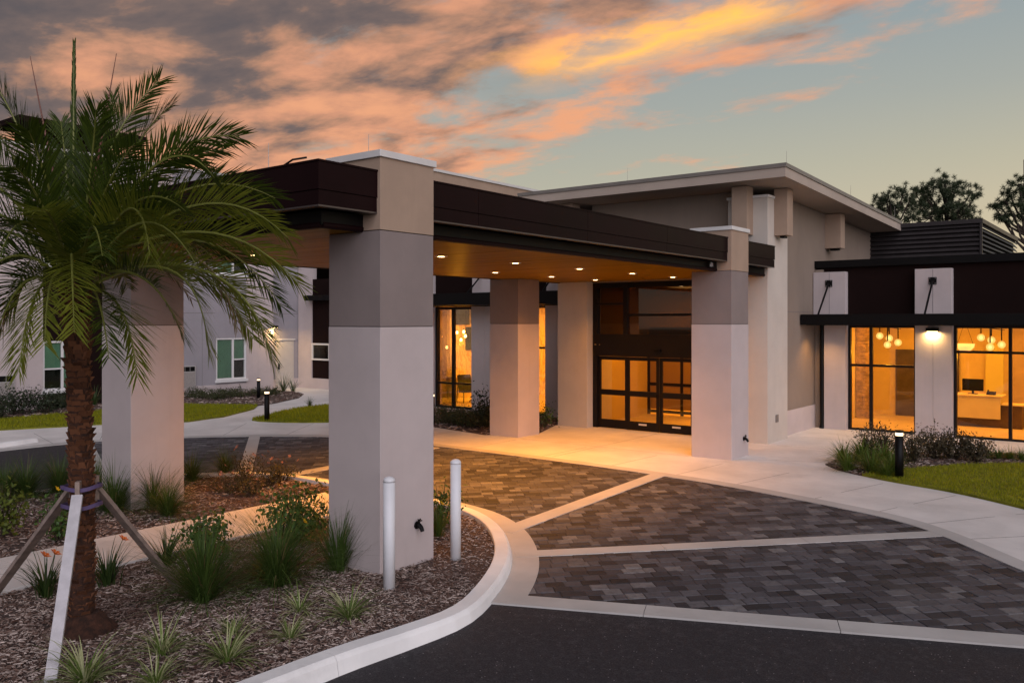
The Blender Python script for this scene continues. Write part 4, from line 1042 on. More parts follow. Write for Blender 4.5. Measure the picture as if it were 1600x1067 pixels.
def vinyl_window(y0, y1, z0, z1, split, rail):
    e = empty('window', (0, 0, 0), fw); o = 16; x = -0.06
    mb = MB()
    for (a, b, c, d) in ((y0, y1, z1 - .07, z1), (y0, y1, z0, z0 + .07), (y0, y0 + .07, z0 + .07, z1 - .07), (y1 - .07, y1, z0 + .07, z1 - .07), (split - .04, split + .04, z0 + .07, z1 - .07)): mb.box(x - .08, x + 0.03, a - o, b - o, c, d)
    mb.box(x - .078, x + 0.026, split + .04 - o if rail > 0 else y0 + .07 - o, y1 - .07 - o if rail > 0 else split - .04 - o, abs(rail) - .03, abs(rail) + .03)
    mb.build('frame', WD, e, bevel=0.004)
    MB().box(x - 0.02, x + 0.14, y0 - .05 - o, y1 + .05 - o, z0 - 0.12, z0 - 0.001).build('sill', WD, e, bevel=0.006)
    MB().box(x - .035, x - .028, y0 + .05 - o, y1 - .05 - o, z0 + .05, z1 - .05).build('pane', GLASSW, e)
    bl = MB(); z = z0 + .08 if True else 0
    zlow = z0 + .08
    while z < z1 - .08:
        for (a, b) in ((y0 + .06, split - .04), (split + .04, y1 - .06)):
            if rail and ((a > split) == (rail > 0)) and z < abs(rail): continue
            bl.add([(x - .075, a - o, z), (x - .075, b - o, z), (x - .115, b - o, z + .036), (x - .115, a - o, z + .036)], [(0, 1, 2, 3)])
        z += .042
    bl.build('blind', BLIND, e)
    MB().box(x - .23, x - .20, y0 - o, y1 - o, z0, z1).build('room_dark', mat('room_dark', (0.018, 0.022, 0.018), 0.9), e)
SEAM = mat('seam', (0.16, 0.14, 0.14), 0.9)
for (y0, y1, xo) in ((2.0, 14.36, 0.0), (16.92, 19.53, 0.0), (23.19, 24.61, 0.0)):
    Fw('wall_seam', XF - 0.01, XF + 0.003, y0, y1, 3.55, 3.566, SEAM); Fw('wall_seam', XF - 0.01, XF + 0.003, y0, y1, 7.6, 7.616, SEAM)
Fw('wall_seam', XF - 0.03, XF - 0.017, 19.57, 21.6, 3.55, 3.566, SEAM); Fw('wall_seam', XF - 0.33, XF - 0.317, 24.65, 26.28, 3.55, 3.566, SEAM); Fw('wall_seam', XF - 0.03, XF - 0.017, 20.95, 20.963, 0.45, 3.55, SEAM)
vinyl_window(21.63, 23.17, 0.62, 2.46, 22.5, 1.5); vinyl_window(21.63, 23.17, 5.3, 7.1, 22.5, 6.2)
vinyl_window(14.38, 15.92, 0.62, 2.46, 15.1, -1.42); vinyl_window(14.38, 15.92, 5.3, 7.1, 15.1, -6.2)
def ac_unit(y0, y1, z0, z1):
    e = empty('air_conditioner_grille', (0, 0, 0), fw); o = 16
    MB().box(-0.02, 0.05, y0 - o, y1 - o, z0, z1).build('frame', mat('grille_frame', (0.42, 0.40, 0.38), 0.6), e, bevel=0.006)
    MB().box(0.045, 0.056, y0 + .03 - o, y1 - .03 - o, z0 + .04, z1 - .26).build('grille', mat('grille_mesh', (0.30, 0.27, 0.25), 0.7, var=0.15, vscale=30), e)
    n = 4; st = (y1 - y0 - .06) / n
    for i in range(n): MB().box(0.045, 0.056, y0 + .03 + i * st + .01 - o, y0 + .03 + (i + 1) * st - .01 - o, z1 - .23, z1 - .03).build('vent', BLACK, e)
ac_unit(12.3, 13.38, 0.46, 1.27); ac_unit(19.6, 20.6, 0.36, 1.30)
# service door in the recess
sd = empty('service_door', (0, 0, 0), fw)
DOORC = mat('door_beige', (0.50, 0.46, 0.41), 0.6, var=0.03)
MB().box(-0.40, -0.31, 25.0 - 16, 26.05 - 16, -0.05, 2.30).build('door_frame', DOORC, sd, bevel=0.004); MB().box(-0.309, -0.285, 25.06 - 16, 25.99 - 16, 0.0, 2.22).build('leaf', DOORC, sd, bevel=0.004)
MB().box(-0.284, -0.262, 25.11 - 16, 25.2 - 16, 0.93, 1.2).build('lock', BLACK, sd, bevel=0.004); MB().tube([(-0.27, 25.15 - 16, 1.02), (-0.22, 25.15 - 16, 1.02), (-0.22, 25.3 - 16, 1.02)], 0.012, 6).build('handle', GALV, sd)
MB().box(-0.309, -0.25, 24.95 - 16, 26.1 - 16, 2.302, 2.36).build('drip_cap', CAPM, sd)
# small lit office window in the dark strip
ew = empty('window', (0, 0, 0), fw)
mb = MB(); 
for (a, b, c, d) in ((-32.3, -31.0, 1.36, 1.44), (-32.3, -31.0, 2.08, 2.16), (-32.3, -32.22, 1.44, 2.08), (-31.08, -31.0, 1.44, 2.08)): mb.box(a + 33, b + 33, 10.28, 10.4, c, d)
mb.build('frame', WD, ew); MB().box(-32.22 + 33, -31.08 + 33, 10.33, 10.34, 1.44, 2.08).build('pane', GLASSW, ew)
MB().box(-33.5 + 33, -31.0 + 33, 10.75, 10.8, 1.0, 2.6).build('lit_room', emis('lit_room', (1.0, 0.52, 0.10), 0.55), ew)
sconce((-32.93 - 0.0, 24.66, 2.95), R(90), 'black wall light beside the service door of the pale wing', 30, 0.22)

# ================================================================== PLANTED BEDS AND LAWNS
LAWNB = mat('lawn_soil', (0.15, 0.15, 0.006), 0.95, var=0.3, vscale=3, coord='World')
BLADE = leaf_mat('grass_blade', (0.060, 0.095, 0.003), (0.46, 0.45, 0.010), 0.6, 0.35, vs=1.3)
def lawn(name, poly, n, label, h=0.05, wdt=0.006):
    sheet(name + '_bed', poly, 0.045, LAWNB, thick=0.08)
    xs = [p[0] for p in poly]; ys = [p[1] for p in poly]; mb = MB(); k = 0; rnd = random.Random(n)
    while k < n:
        x = rnd.uniform(min(xs), max(xs)); y = rnd.uniform(min(ys), max(ys))
        if not inside(x, y, poly): continue
        a = rnd.uniform(0, 6.28); hh = h * rnd.uniform(0.6, 1.5); l = rnd.uniform(0.0, 0.6) * hh; b = rnd.uniform(0, 6.28); z = hz(y) + 0.04
        dx_, dy_ = math.cos(a) * wdt, math.sin(a) * wdt
        mb.add([(x - dx_, y - dy_, z), (x + dx_, y + dy_, z), (x + math.cos(b) * l, y + math.sin(b) * l, z + hh)], [(0, 1, 2)]); k += 1
    tag(mb.build(name, BLADE), label, 'lawn', kind='stuff')
LR = spline([(-5.0, 18.35), (-4.3, 18.0), (-3.1, 17.55), (-1.9, 16.75), (-0.5, 15.6), (1.2, 13.9)], 5)
lawn_r = LR + [(4.0, 14.5), (4.0, 22.2), (1.0, 22.6), (-1.0, 22.5), (-2.6, 22.0), (-3.6, 21.0), (-4.3, 19.9), (-4.9, 18.9)]
lawn('lawn', lawn_r, 60000, 'bright green clipped lawn beside the curving pavement')
bed_right = spline([(-6.05, 19.3), (-5.6, 18.75), (-5.0, 18.35)], 4) + [(-4.9, 18.9), (-4.3, 19.9), (-3.6, 21.0), (-2.6, 22.0), (-1.0, 22.5), (1.0, 22.6), (4, 22.2), (4, 24.0), (-1, 24.0), (-3.2, 23.6), (-4.6, 22.6), (-5.6, 21.2), (-6.05, 20.0)]
mulch_patch('bed_mulch', bed_right, lambda x, y: hz(y) + 0.025, 4000, label='brown mulch strip between the lawn and the reception windows', size=1.6)
lawn('lawn_strip', [(-27.6, 6.0), (-27.9, 10.8), (-27.0, 12.3), (-26.4, 13.4), (-24.7, 15.2), (-24.9, 16.6), (-26.2, 18.7), (-27.2, 19.6), (-29.6, 18.2), (-30.2, 15.0), (-30.8, 11.0), (-31, 6.0)], 26000, 'green lawn strip in front of the pale wing', 0.07, 0.010)
lawn('lawn_patch', spline([(-23.35, 16.6), (-24.0, 17.6), (-24.9, 19.2), (-25.2, 20.6), (-24.8, 22.0), (-22.0, 22.4), (-20.4, 20.4), (-20.6, 18.3), (-22.0, 16.9)], 3, True), 14000, 'rounded green lawn patch beside the path to the service door', 0.07, 0.010)
bed_fw = [(-32.9, 6.0), (-31.0, 6.0), (-30.8, 11.0), (-30.2, 15.0), (-29.6, 18.2), (-27.2, 19.6), (-27.5, 20.6), (-28.6, 22.6), (-30.0, 24.0), (-31.4, 24.5), (-32.9, 24.5)]
mulch_patch('wing_bed_mulch', bed_fw, lambda x, y: hz(y) + 0.025, 2500, label='mulch bed along the foot of the pale wing', size=2.2)
bed_lo = [(-21.6, 19.6), (-17.6, 18.95), (-15.2, 18.5), (-14.2, 19.7), (-14.9, 21.5), (-14.9, 23.15), (-22.4, 23.15)]
mulch_patch('lounge_bed_mulch', bed_lo, lambda x, y: hz(y) + 0.025, 2500, label='mulch bed under the lounge window', size=2.0)

# ------------------------------------------------------------------ plant builders
def blade(mb, base, ang, length, lean, droop, wdt, mi=0, seg=4, twist=0.0):
    d = Vector((math.cos(ang), math.sin(ang), 0)); sd_ = Vector((-d.y, d.x, 0)); p = Vector(base); th = lean
    pts = []; st = length / seg
    for i in range(seg + 1):
        t = i / seg; ww = wdt * (0.75 + 0.5 * t) if t < 0.4 else wdt * 0.95 * (1 - (t - 0.4) / 0.6) + 0.0006
        pts.append((p - sd_ * ww / 2, p + sd_ * ww / 2))
        p = p + (d * math.sin(th) + Vector((0, 0, math.cos(th)))) * st; th += droop / seg
    v = []; 
    for a, b in pts: v += [a, b]
    mb.add(v, [(2 * i, 2 * i + 1, 2 * i + 3, 2 * i + 2) for i in range(seg)], mi)

MUHLY = leaf_mat('muhly_blade', (0.022, 0.052, 0.008), (0.100, 0.160, 0.030), 0.6, 0.2)
VARI = leaf_mat('variegated_cream', (0.34, 0.37, 0.16), (0.50, 0.50, 0.28), 0.5, 0.25)
VARG = leaf_mat('variegated_green', (0.09, 0.15, 0.03), (0.17, 0.24, 0.05), 0.5, 0.25)
LILY = leaf_mat('daylily_leaf', (0.020, 0.045, 0.012), (0.065, 0.105, 0.025), 0.5, 0.25)
STRAW = leaf_mat('straw_blade', (0.16, 0.12, 0.05), (0.24, 0.18, 0.08), 0.7, 0.2)
def muhly_mesh(n, h, sp, seed):
    r_ = random.Random(seed); mb = MB()
    for _ in range(n):
        a = r_.uniform(0, 6.283); rr = abs(r_.gauss(0, 0.05)); lean = abs(r_.gauss(0.38 * sp / 0.55, sp * 0.75))
        blade(mb, (math.cos(a) * rr, math.sin(a) * rr, -0.03), a + r_.gauss(0, 0.5), h * r_.uniform(0.55, 1.1), lean, r_.uniform(0.3, 1.3) * sp * 1.7, r_.uniform(0.006, 0.011), 1 if r_.random() < 0.05 else 0)
    return mb
def vari_mesh(n, h, seed):
    r_ = random.Random(seed); mb = MB()
    for _ in range(n):
        a = r_.uniform(0, 6.283); rr = abs(r_.gauss(0, 0.02))
        blade(mb, (math.cos(a) * rr, math.sin(a) * rr, -0.02), a + r_.gauss(0, 0.3), h * r_.uniform(0.5, 1.1), r_.uniform(0.15, 1.2), r_.uniform(0.5, 1.7), r_.uniform(0.010, 0.017), 0 if r_.random() < 0.55 else 1, 5)
    return mb
def lily_mesh(n, h, seed, lean=0.5, dr=1.6):
    r_ = random.Random(seed); mb = MB()
    for _ in range(n):
        a = r_.uniform(0, 6.283); rr = abs(r_.gauss(0, 0.05))
        blade(mb, (math.cos(a) * rr, math.sin(a) * rr, -0.02), a + r_.gauss(0, 0.4), h * r_.uniform(0.55, 1.15), r_.uniform(0.05, lean), r_.uniform(0.4, dr), r_.uniform(0.012, 0.02), 1 if r_.random() < 0.04 else 0, 5)
    return mb
PETAL_O = mat('petal_orange', (0.75, 0.16, 0.015), 0.5); PETAL_Y = mat('petal_yellow', (0.75, 0.48, 0.015), 0.5); PETAL_P = mat('petal_dusty_pink', (0.33, 0.15, 0.10), 0.6)
def flower(parent, loc, r_, m, n=6, tilt=0.5, az=0.0, name='flower'):
    mb = MB()
    for k in range(n):
        a = 2 * math.pi * k / n; d = Vector((math.cos(a), math.sin(a), 0)); s_ = Vector((-d.y, d.x, 0))
        mb.add([(0, 0, 0), d * r_ * .55 + s_ * r_ * .28 + Vector((0, 0, r_ * .45)), d * r_ + Vector((0, 0, r_ * .5)), d * r_ * .55 - s_ * r_ * .28 + Vector((0, 0, r_ * .45))], [(0, 1, 2, 3)])
    o = mb.build(name, m, parent); o.location = loc; o.rotation_euler = (tilt * math.cos(az), tilt * math.sin(az), 0)
    return o
def leaf_shape(mb, c, nrm, up, L, Wd, mi=0):
    n_ = nrm.normalized(); u = (up - n_ * up.dot(n_))
    u = u.normalized() if u.length > 1e-4 else n_.orthogonal().normalized(); s_ = n_.cross(u)
    mb.add([c - u * L * .5, c + s_ * Wd * .5 - u * L * .1 + n_ * L * .06, c + u * L * .5, c - s_ * Wd * .5 - u * L * .1 + n_ * L * .06], [(0, 1, 2), (0, 2, 3)], mi)
HIB = leaf_mat('hibiscus_leaf', (0.020, 0.050, 0.010), (0.095, 0.175, 0.034), 0.4, 0.2)
STEMM = mat('stem_bark', (0.06, 0.045, 0.03), 0.9)
def shrub(name, loc, r_, h, nst, nleaf, lsize, lm, label, cat='shrub', group=None, seed=1, flowers=(), open_=0.5, fl_m=None, upright=0.5):
    rnd = random.Random(seed); e = empty(name, loc); tag(e, label, cat, group)
    st = MB(); lf = MB(); tips = []
    for k in range(nst):
        a = rnd.uniform(0, 6.283); rr = r_ * math.sqrt(rnd.random()); top = Vector((math.cos(a) * rr, math.sin(a) * rr, h * (0.65 + 0.45 * rnd.random()) * (1 - 0.35 * (rr / r_) ** 2)))
        b = Vector((math.cos(a) * rr * .15, math.sin(a) * rr * .15, -0.03)); m_ = b.lerp(top, 0.5) + Vector((rnd.gauss(0, .03), rnd.gauss(0, .03), h * 0.05))
        pts = [b, m_, top]; st.tube(pts, [0.008, 0.006, 0.003], 5); tips.append(top)
        per = nleaf // nst
        for i in range(per):
            t = rnd.uniform(0.15, 1.0) ** 0.8
            p = b.lerp(m_, t * 2) if t < .5 else m_.lerp(top, (t - .5) * 2)
            off = Vector((rnd.gauss(0, 1), rnd.gauss(0, 1), rnd.gauss(0, .7))) * lsize * (0.9 + open_)
            nn = (off.normalized() + Vector((0, 0, 0.8)) + Vector((rnd.gauss(0, .4), rnd.gauss(0, .4), rnd.gauss(0, .4))))
            leaf_shape(lf, p + off, nn, off + Vector((0, 0, 0.2)), lsize * rnd.uniform(.7, 1.3), lsize * rnd.uniform(.45, .7))
    st.build('stems', STEMM, e); lf.build('foliage', lm, e)
    for i in range(len(flowers)):
        f = flowers[i]; flower(e, f[0], f[1], fl_m or PETAL_Y, 5, 0.9, f[2])
    return e

# ------------------------------------------------------------------ plants of the near bed
vm = [vari_mesh(95, 0.50, 11), vari_mesh(76, 0.48, 12), vari_mesh(110, 0.52, 13)]
vmesh = []
for m_ in vm:
    me = m_.mesh('variegated_clump'); me.materials.append(VARI); me.materials.append(VARG); vmesh.append(me)
VL = ['striped cream and green grass tuft between palm and kerb with upright central blades', 'striped cream and green grass tuft close to the kerb with low arching blades', 'striped cream grass tuft beside the foot of the front palm brace', 'small striped grass tuft between the dark grass clump and the kerb',
      'small pale green striped tuft closest to the kerb joint', 'sparse striped tuft in front of the broad dark grass clump beside the column', 'yellow green striped tuft between palm brace and kerb', 'striped tuft in front of the left white bollard']
for i, (x, y, s, r_) in enumerate(((254, 1022, 1.05, 0), (355, 1034, 1.05, 2), (132, 1066, 1.15, 2), (366, 992, .78, 1), (453, 998, .80, 1), (468, 956, .85, 1), (243, 1070, .85, 0), (545, 965, 1.05, 2))):
    p = G(x, y, MUL_Z); o = bpy.data.objects.new('variegated_grass', vmesh[r_]); col.objects.link(o); o.location = p; o.scale = (s, s, s); o.rotation_euler = (0, 0, i * 1.3)
    tag(o, VL[i], 'grass tuft', 'striped grass tufts by the kerb')
mmesh = []
for k, (n, h, sp) in enumerate(((800, 0.95, 0.72), (800, 1.10, 0.80), (260, 1.0, 0.45), (560, 0.95, 0.85))):
    me = muhly_mesh(n, h, sp, 30 + k).mesh('muhly_clump'); me.materials.append(MUHLY); me.materials.append(STRAW); mmesh.append(me)
ML = [('large dark green fountain grass where the palm brace reaches the ground', 318, 938, 0, 1.15), ('broad dark fountain grass beneath the yellow hibiscus', 432, 915, 1, 1.12), ('wispy upright fountain grass against the front column', 528, 892, 2, 1.0),
      ('dark fountain grass at the foot of the far front column nearest its corner', 240, 790, 3, 1.1), ('tall fountain grass left of the far front column foot', 178, 800, 3, 1.15), ('fountain grass beyond the footpath behind the palm trunk', 150, 775, 0, .95),
      ('fountain grass behind the left palm brace', 92, 770, 1, .85), ('fountain grass beyond the footpath by the asphalt edge', 40, 778, 1, .85), ('fountain grass on the drive side of the far front column', 300, 752, 3, .85), ('fountain grass spilling over the far kerb beside the concrete band', 352, 742, 3, .8), ('low fountain grass edging the footpath beside the far front column', 262, 805, 3, 0.9), ('fountain grass at the far end of the bed beyond the palm', 8, 782, 0, .9),
      ('low fountain grass behind the right white bollard', 684, 838, 2, 0.62)]
for lb, x, y, k, s in ML:
    p = G(x, y, MUL_Z); o = bpy.data.objects.new('fountain_grass', mmesh[k]); col.objects.link(o); o.location = p; o.scale = (s, s, s); o.rotation_euler = (0, 0, random.uniform(0, 6))
    tag(o, lb, 'grass clump', 'dark fountain grasses')
lmesh = []
for k in range(2):
    me = lily_mesh(95, 0.62, 50 + k).mesh('daylily_leaves'); me.materials.append(LILY); me.materials.append(STRAW); lmesh.append(me)
for i, (lb, x, y, fl) in enumerate((('daylily with two orange flowers left of the front palm brace', 72, 932, ((0.10, 0.0, 0.50), (-0.05, 0.05, 0.46))), ('daylily with one orange flower between palm trunk and footpath', 168, 915, ((0.16, 0.05, 0.55),)), ('dark daylily without flowers behind the right palm brace', 258, 884, ()))):
    e = empty('daylily', G(x, y, MUL_Z)); tag(e, lb, 'daylily', 'daylilies by the footpath')
    o = bpy.data.objects.new('leaves', lmesh[i % 2]); col.objects.link(o); o.parent = e; o.rotation_euler = (0, 0, i * 2)
    for f in fl:
        rp = (_Rt * f[0] + _F * f[1]); q_ = Vector((rp.x, rp.y, f[2]))
        MB().tube([(0, 0, 0), q_ * 0.6 + Vector((0, 0, .05)), q_], [.006, .005, .004], 5).build('stalk', LILY, e)
        flower(e, q_, 0.075, PETAL_O, 6, 0.6, 2.5)
def rel(x, z, f=0.0): v = _Rt * x + _F * f; return Vector((v.x, v.y, z))
shrub('hibiscus', G(325, 872, MUL_Z), 0.36, 0.66, 20, 620, 0.085, HIB, 'leafy green hibiscus bush without flowers beside the footpath', 'shrub', 'hibiscus bushes', 3)
shrub('hibiscus', G(455, 850, MUL_Z), 0.62, 0.85, 36, 1150, 0.085, HIB, 'dark leafy hibiscus bush with yellow flowers left of the front column', 'shrub', 'hibiscus bushes', 4, flowers=((rel(0.28, .42, -.4), .06, 2.2), (rel(.1, .3, -.45), .035, 2.2)))
shrub('hibiscus', G(690, 822, MUL_Z), 0.26, 0.78, 14, 380, 0.075, HIB, 'hibiscus bush with a small yellow bloom between front column and right bollard', 'shrub', 'hibiscus bushes', 5, flowers=((rel(.02, .42, -.3), .05, 2.2),))
YG = leaf_mat('yellow_green_leaf', (0.05, 0.085, 0.012), (0.17, 0.20, 0.03), 0.5, 0.3)
shrub('hibiscus', G(3, 838, MUL_Z), 0.42, 0.78, 16, 520, 0.08, YG, 'yellow green bush beyond the footpath left of the palm brace', 'shrub', None, 6)
shrub('hibiscus', G(92, 845, MUL_Z), 0.30, 0.72, 14, 420, 0.075, HIB, 'green hibiscus bush behind the palm trunk with one yellow flower', 'shrub', 'hibiscus bushes', 7, flowers=((rel(.02, .78, -.1), .05, 2.2),))
ROSE = leaf_mat('rose_leaf', (0.030, 0.034, 0.014), (0.085, 0.070, 0.030), 0.5, 0.2)
rb = ((355, 770, .5, .45), (395, 775, .45, .42), (420, 760, .45, .5), (440, 752, .4, .42), (385, 752, .45, .62))
RL = ['low bronze-leaved rose bush nearest the far column', 'low bronze-leaved rose bush edging the orange-lit mulch', 'bronze-leaved rose bush in the middle of the kerbed corner', 'bronze-leaved rose bush with tall pink heads beside the curved kerb', 'taller rose bush with dusty pink heads behind the others']
for i, (x, y, r_, h) in enumerate(rb):
    rnd = random.Random(i + 70)
    shrub('rose_bush', G(x, y, MUL_Z), r_, h, 18, 420, 0.05, ROSE, RL[i], 'shrub', 'rose bushes in the far bed', 60 + i, flowers=[(Vector((rnd.uniform(-r_, r_) * .8, rnd.uniform(-r_, r_) * .8, h * rnd.uniform(.85, 1.15))), rnd.uniform(.03, .05), rnd.uniform(0, 6)) for _ in range(5)], fl_m=PETAL_P)
# right bed
COP = leaf_mat('copper_leaf', (0.028, 0.026, 0.012), (0.11, 0.078, 0.038), 0.5, 0.2)
for i, (x, y, r_, h) in enumerate(((1372, 715, .50, .85), (1425, 722, .45, .75), (1462, 716, .50, .80), (1490, 718, .42, .72), (1525, 721, .45, .62))):
    shrub('copper_shrub', G(x, y, 0.02), r_, h, 30, 1100, 0.065, COP, ['copper-leaved shrub before the stone-side window with a tall stray shoot', 'copper-leaved shrub directly behind the bollard light', 'copper-leaved shrub in front of the lit white pier', 'copper-leaved shrub at the edge of the lit pier', 'low copper-leaved shrub at the end of the row before the desk window'][i], 'shrub', 'copper shrubs before the windows', 80 + i)
LILB = leaf_mat('bright_lily', (0.040, 0.085, 0.010), (0.15, 0.21, 0.030), 0.5, 0.3)
lm3 = []
for k in range(3):
    me = lily_mesh(190, 0.72, 60 + k, 0.95, 2.1).mesh('daylily_leaves'); me.materials.append(LILB); me.materials.append(STRAW); lm3.append(me)
for i, (x, y, s) in enumerate(((1325, 735, .9), (1345, 722, 1.0), (1362, 738, 1.0), (1380, 726, 1.0), (1395, 738, .9), (1352, 712, 1.0), (1385, 745, .7), (1318, 722, .9))):
    o = bpy.data.objects.new('bed_daylily', lm3[i % 3]); col.objects.link(o); o.location = G(x, y, 0.02); o.scale = (s, s, s); o.rotation_euler = (0, 0, i * 1.1)
    tag(o, 'bright green daylily clump at the rounded end of the bed by the pavement', 'daylily', 'daylilies at the rounded bed end')
for i, (x, y) in enumerate(((1545, 716), (1560, 717), (1578, 718), (1596, 719))):
    o = bpy.data.objects.new('border_grass', lm3[i % 3]); col.objects.link(o); o.location = G(x, y, 0.02); o.scale = (.55, .55, .55); o.rotation_euler = (0, 0, i * 1.7)
    tag(o, 'small grassy tuft in a row along the back of the right lawn', 'grass tuft', 'border tufts behind the lawn')
# beds of the pale wing and lounge
DKB = leaf_mat('dark_shrub_leaf', (0.012, 0.022, 0.010), (0.045, 0.060, 0.026), 0.45, 0.15)
HEDGE = leaf_mat('hedge_leaf', (0.030, 0.042, 0.014), (0.075, 0.085, 0.030), 0.5, 0.2)
for i, (x, y, r_, h, lb) in enumerate(((22, 648, .75, .95, 'round dark shrub below the air conditioner grille'), (66, 646, .8, 1.0, 'round dark shrub left of the brown window strip'), (92, 640, .6, .7, 'smaller dark shrub under the window behind the palm trunk'), (-8, 655, .6, .8, 'dark shrub at the far end of the pale wing bed'))):
    shrub('round_shrub', G(x, y, -0.05), r_, h, 26, 900, 0.10, DKB, lb, 'shrub', 'round shrubs at the pale wing', 90 + i)
me = lily_mesh(60, 0.9, 77).mesh('spiky_leaves'); me.materials.append(LILY); me.materials.append(STRAW)
SP = [(148, 634, 1.0, 'spiky plant against the brown wall right of the palm trunk'), (300, 605, .8, 'spiky plant under the right air conditioner grille'), (340, 607, 1.0, 'broad spiky plant under the blind-covered window'), (375, 607, .9, 'spiky plant right of the blind-covered window sill'), (443, 612, 1.1, 'arching spiky plant in front of the service door recess'), (458, 612, .9, 'arching spiky plant beside the service door path'), (484, 637, .6, 'small spiky plant on the lawn patch edge'), (420, 606, .8, 'spiky plant behind the two bollard lights')]
for x, y, s, lb in SP:
    o = bpy.data.objects.new('spiky_plant', me); col.objects.link(o); o.location = G(x, y, 0.0); o.scale = (s, s, s); o.rotation_euler = (0, 0, x); tag(o, lb, 'plant', 'spiky plants of the wing bed')
for i, (x, y, r_, h, lb) in enumerate(((308, 622, 1.1, .45, 'low clipped hedge section by the lawn below the right grille'), (340, 624, 1.1, .45, 'low clipped hedge section below the blind-covered window'), (375, 620, 1.1, .45, 'low clipped hedge section left of the bollard light'), (418, 618, .8, .4, 'low clipped hedge section right of the bollard light'), (695, 662, 1.0, .62, 'low hedge section below the stone strip of the lounge window'), (722, 664, 1.0, .62, 'low hedge section below the lounge armchair'), (748, 668, .9, .6, 'low hedge section left of the rear column'))):
    shrub('hedge', G(x, y, 0.0), r_, h, 40, 1500, 0.06, HEDGE, lb, 'hedge', 'low hedge sections', 110 + i, open_=0.3)
shrub('lounge_shrub', G(757, 665, 0.0), .55, 1.15, 20, 620, 0.10, DKB, 'taller dark shrub against the white pier of the lounge', 'shrub', None, 130)
shrub('lounge_shrub', G(850, 668, 0.0), .35, .8, 12, 260, 0.09, HIB, 'small leafy shrub in the gap beside the rear column', 'shrub', None, 131)

# ================================================================== BOLLARDS
def white_bollard(p, label):
    e = empty('white_bollard', p); tag(e, label, 'bollard', 'white steel bollards')
    WB = mat('bollard_white', (0.66, 0.66, 0.68), 0.38, var=0.03, vscale=6)
    MB().lathe([(0.073, -0.2), (0.073, 1.30)], 28).build('sleeve', WB, e, smooth=False)
    MB().lathe([(0.075, 1.295), (0.075, 1.318), (0.066, 1.335), (0.045, 1.352), (0.02, 1.36), (0.002, 1.362)], 28).build('domed_cap', WB, e, smooth=True)
    for o in e.children: o.data.polygons.foreach_set('use_smooth', [len(p_.vertices) == 4 for p_ in o.data.polygons])
white_bollard(G(608, 919, MUL_Z), 'white steel bollard standing in the mulch before the front column face')
white_bollard(G(712, 872, MUL_Z), 'white steel bollard between the front column and the curved kerb')
def bollard_light(p, label, s=1.0):
    e = empty('bollard_light', p); tag(e, label, 'bollard light', 'black bollard lights'); e.scale = (s, s, s)
    MB().lathe([(0.082, -0.05), (0.082, 0.86)], 24).build('post', BLACK, e)
    MB().lathe([(0.074, 0.861), (0.074, 0.925)], 24).build('lens', emis('bollard_lens', (1.0, 0.72, 0.45), 2.2), e)
    MB().lathe([(0.084, 0.926), (0.084, 0.965), (0.078, 0.972)], 24).build('cap', BLACK, e)
    ld = bpy.data.lights.new('bollard_lamp', 'POINT'); ld.energy = 6; ld.color = (1.0, 0.66, 0.35); ld.shadow_soft_size = 0.05
    lo = bpy.data.objects.new('lamp', ld); col.objects.link(lo); lo.parent = e; lo.location = (0, 0, 0.893)
    for o in e.children:
        if o.type == 'MESH': o.data.polygons.foreach_set('use_smooth', [len(p_.vertices) == 4 for p_ in o.data.polygons])
bollard_light(G(1405, 747, 0.03), 'black bollard light on the edge of the right lawn')
bollard_light(G(417, 657, 0.03), 'black bollard light on the rounded lawn patch by the path')
bollard_light(G(404, 622, 0.03), 'black bollard light at the hedge near the service door', 0.85)
bollard_light(G(675, 663, 0.03), 'black bollard light in the bed mostly hidden by the front column')
# wheel stop
ws = MB(); ws.add([(-1.0, -.08, 0), (1.0, -.08, 0), (1.0, .08, 0), (-1.0, .08, 0), (-.95, -.05, .13), (.95, -.05, .13), (.95, .05, .13), (-.95, .05, .13)], [(0, 3, 2, 1), (4, 5, 6, 7), (0, 1, 5, 4), (1, 2, 6, 5), (2, 3, 7, 6), (3, 0, 4, 7)])
o = ws.build('wheel_stop', KERB, bevel=0.01); a_, b_ = G(-70, 707, -0.1), G(58, 690, -0.1); o.location = (a_ + b_) / 2; o.rotation_euler = (0, 0, math.atan2(b_.y - a_.y, b_.x - a_.x)); o.scale = ((b_ - a_).length / 2, 1.6, 1.2)
o.location.z = hz(o.location.y) - 0.03
tag(o, 'pale concrete wheel stop on the asphalt before the lawn', 'wheel stop')

# ================================================================== PALM
PX, PY = G(128, 985, MUL_Z).xy
PD = (Vector((PX, PY, 0)) - _C).dot(_F)
palm = empty('palm_tree', (PX, PY, MUL_Z)); tag(palm, 'young date palm with shaggy brown trunk and arching green fronds', 'palm tree')
def zpx(y): return CAM_H + (YH - y) / FPX * PD - MUL_Z
BARK = mat('palm_bark', (0.040, 0.016, 0.009), 0.95, var=0.55, vscale=14, bump=1.0, bscale=30)
BOOT = leaf_mat('leaf_boot', (0.024, 0.008, 0.004), (0.19, 0.075, 0.034), 0.85, 0.0, vs=25)
def shift_x(z):           # slight lean of the stem
    t = z / zpx(440); return _Rt * (-0.055 * t + 0.02 * math.sin(t * 4))
TOPZ = zpx(455)
tr = MB(); pts = []; rads = []
for i in range(14):
    z = -0.1 + (TOPZ + 0.2) * i / 13; pts.append(shift_x(z) + Vector((0, 0, z))); rads.append(0.112 + 0.02 * math.exp(-z * 2))
tr.tube(pts, rads, 14); tr.build('trunk', BARK, palm)
bt = MB(); rnd = random.Random(9); nrow = 58
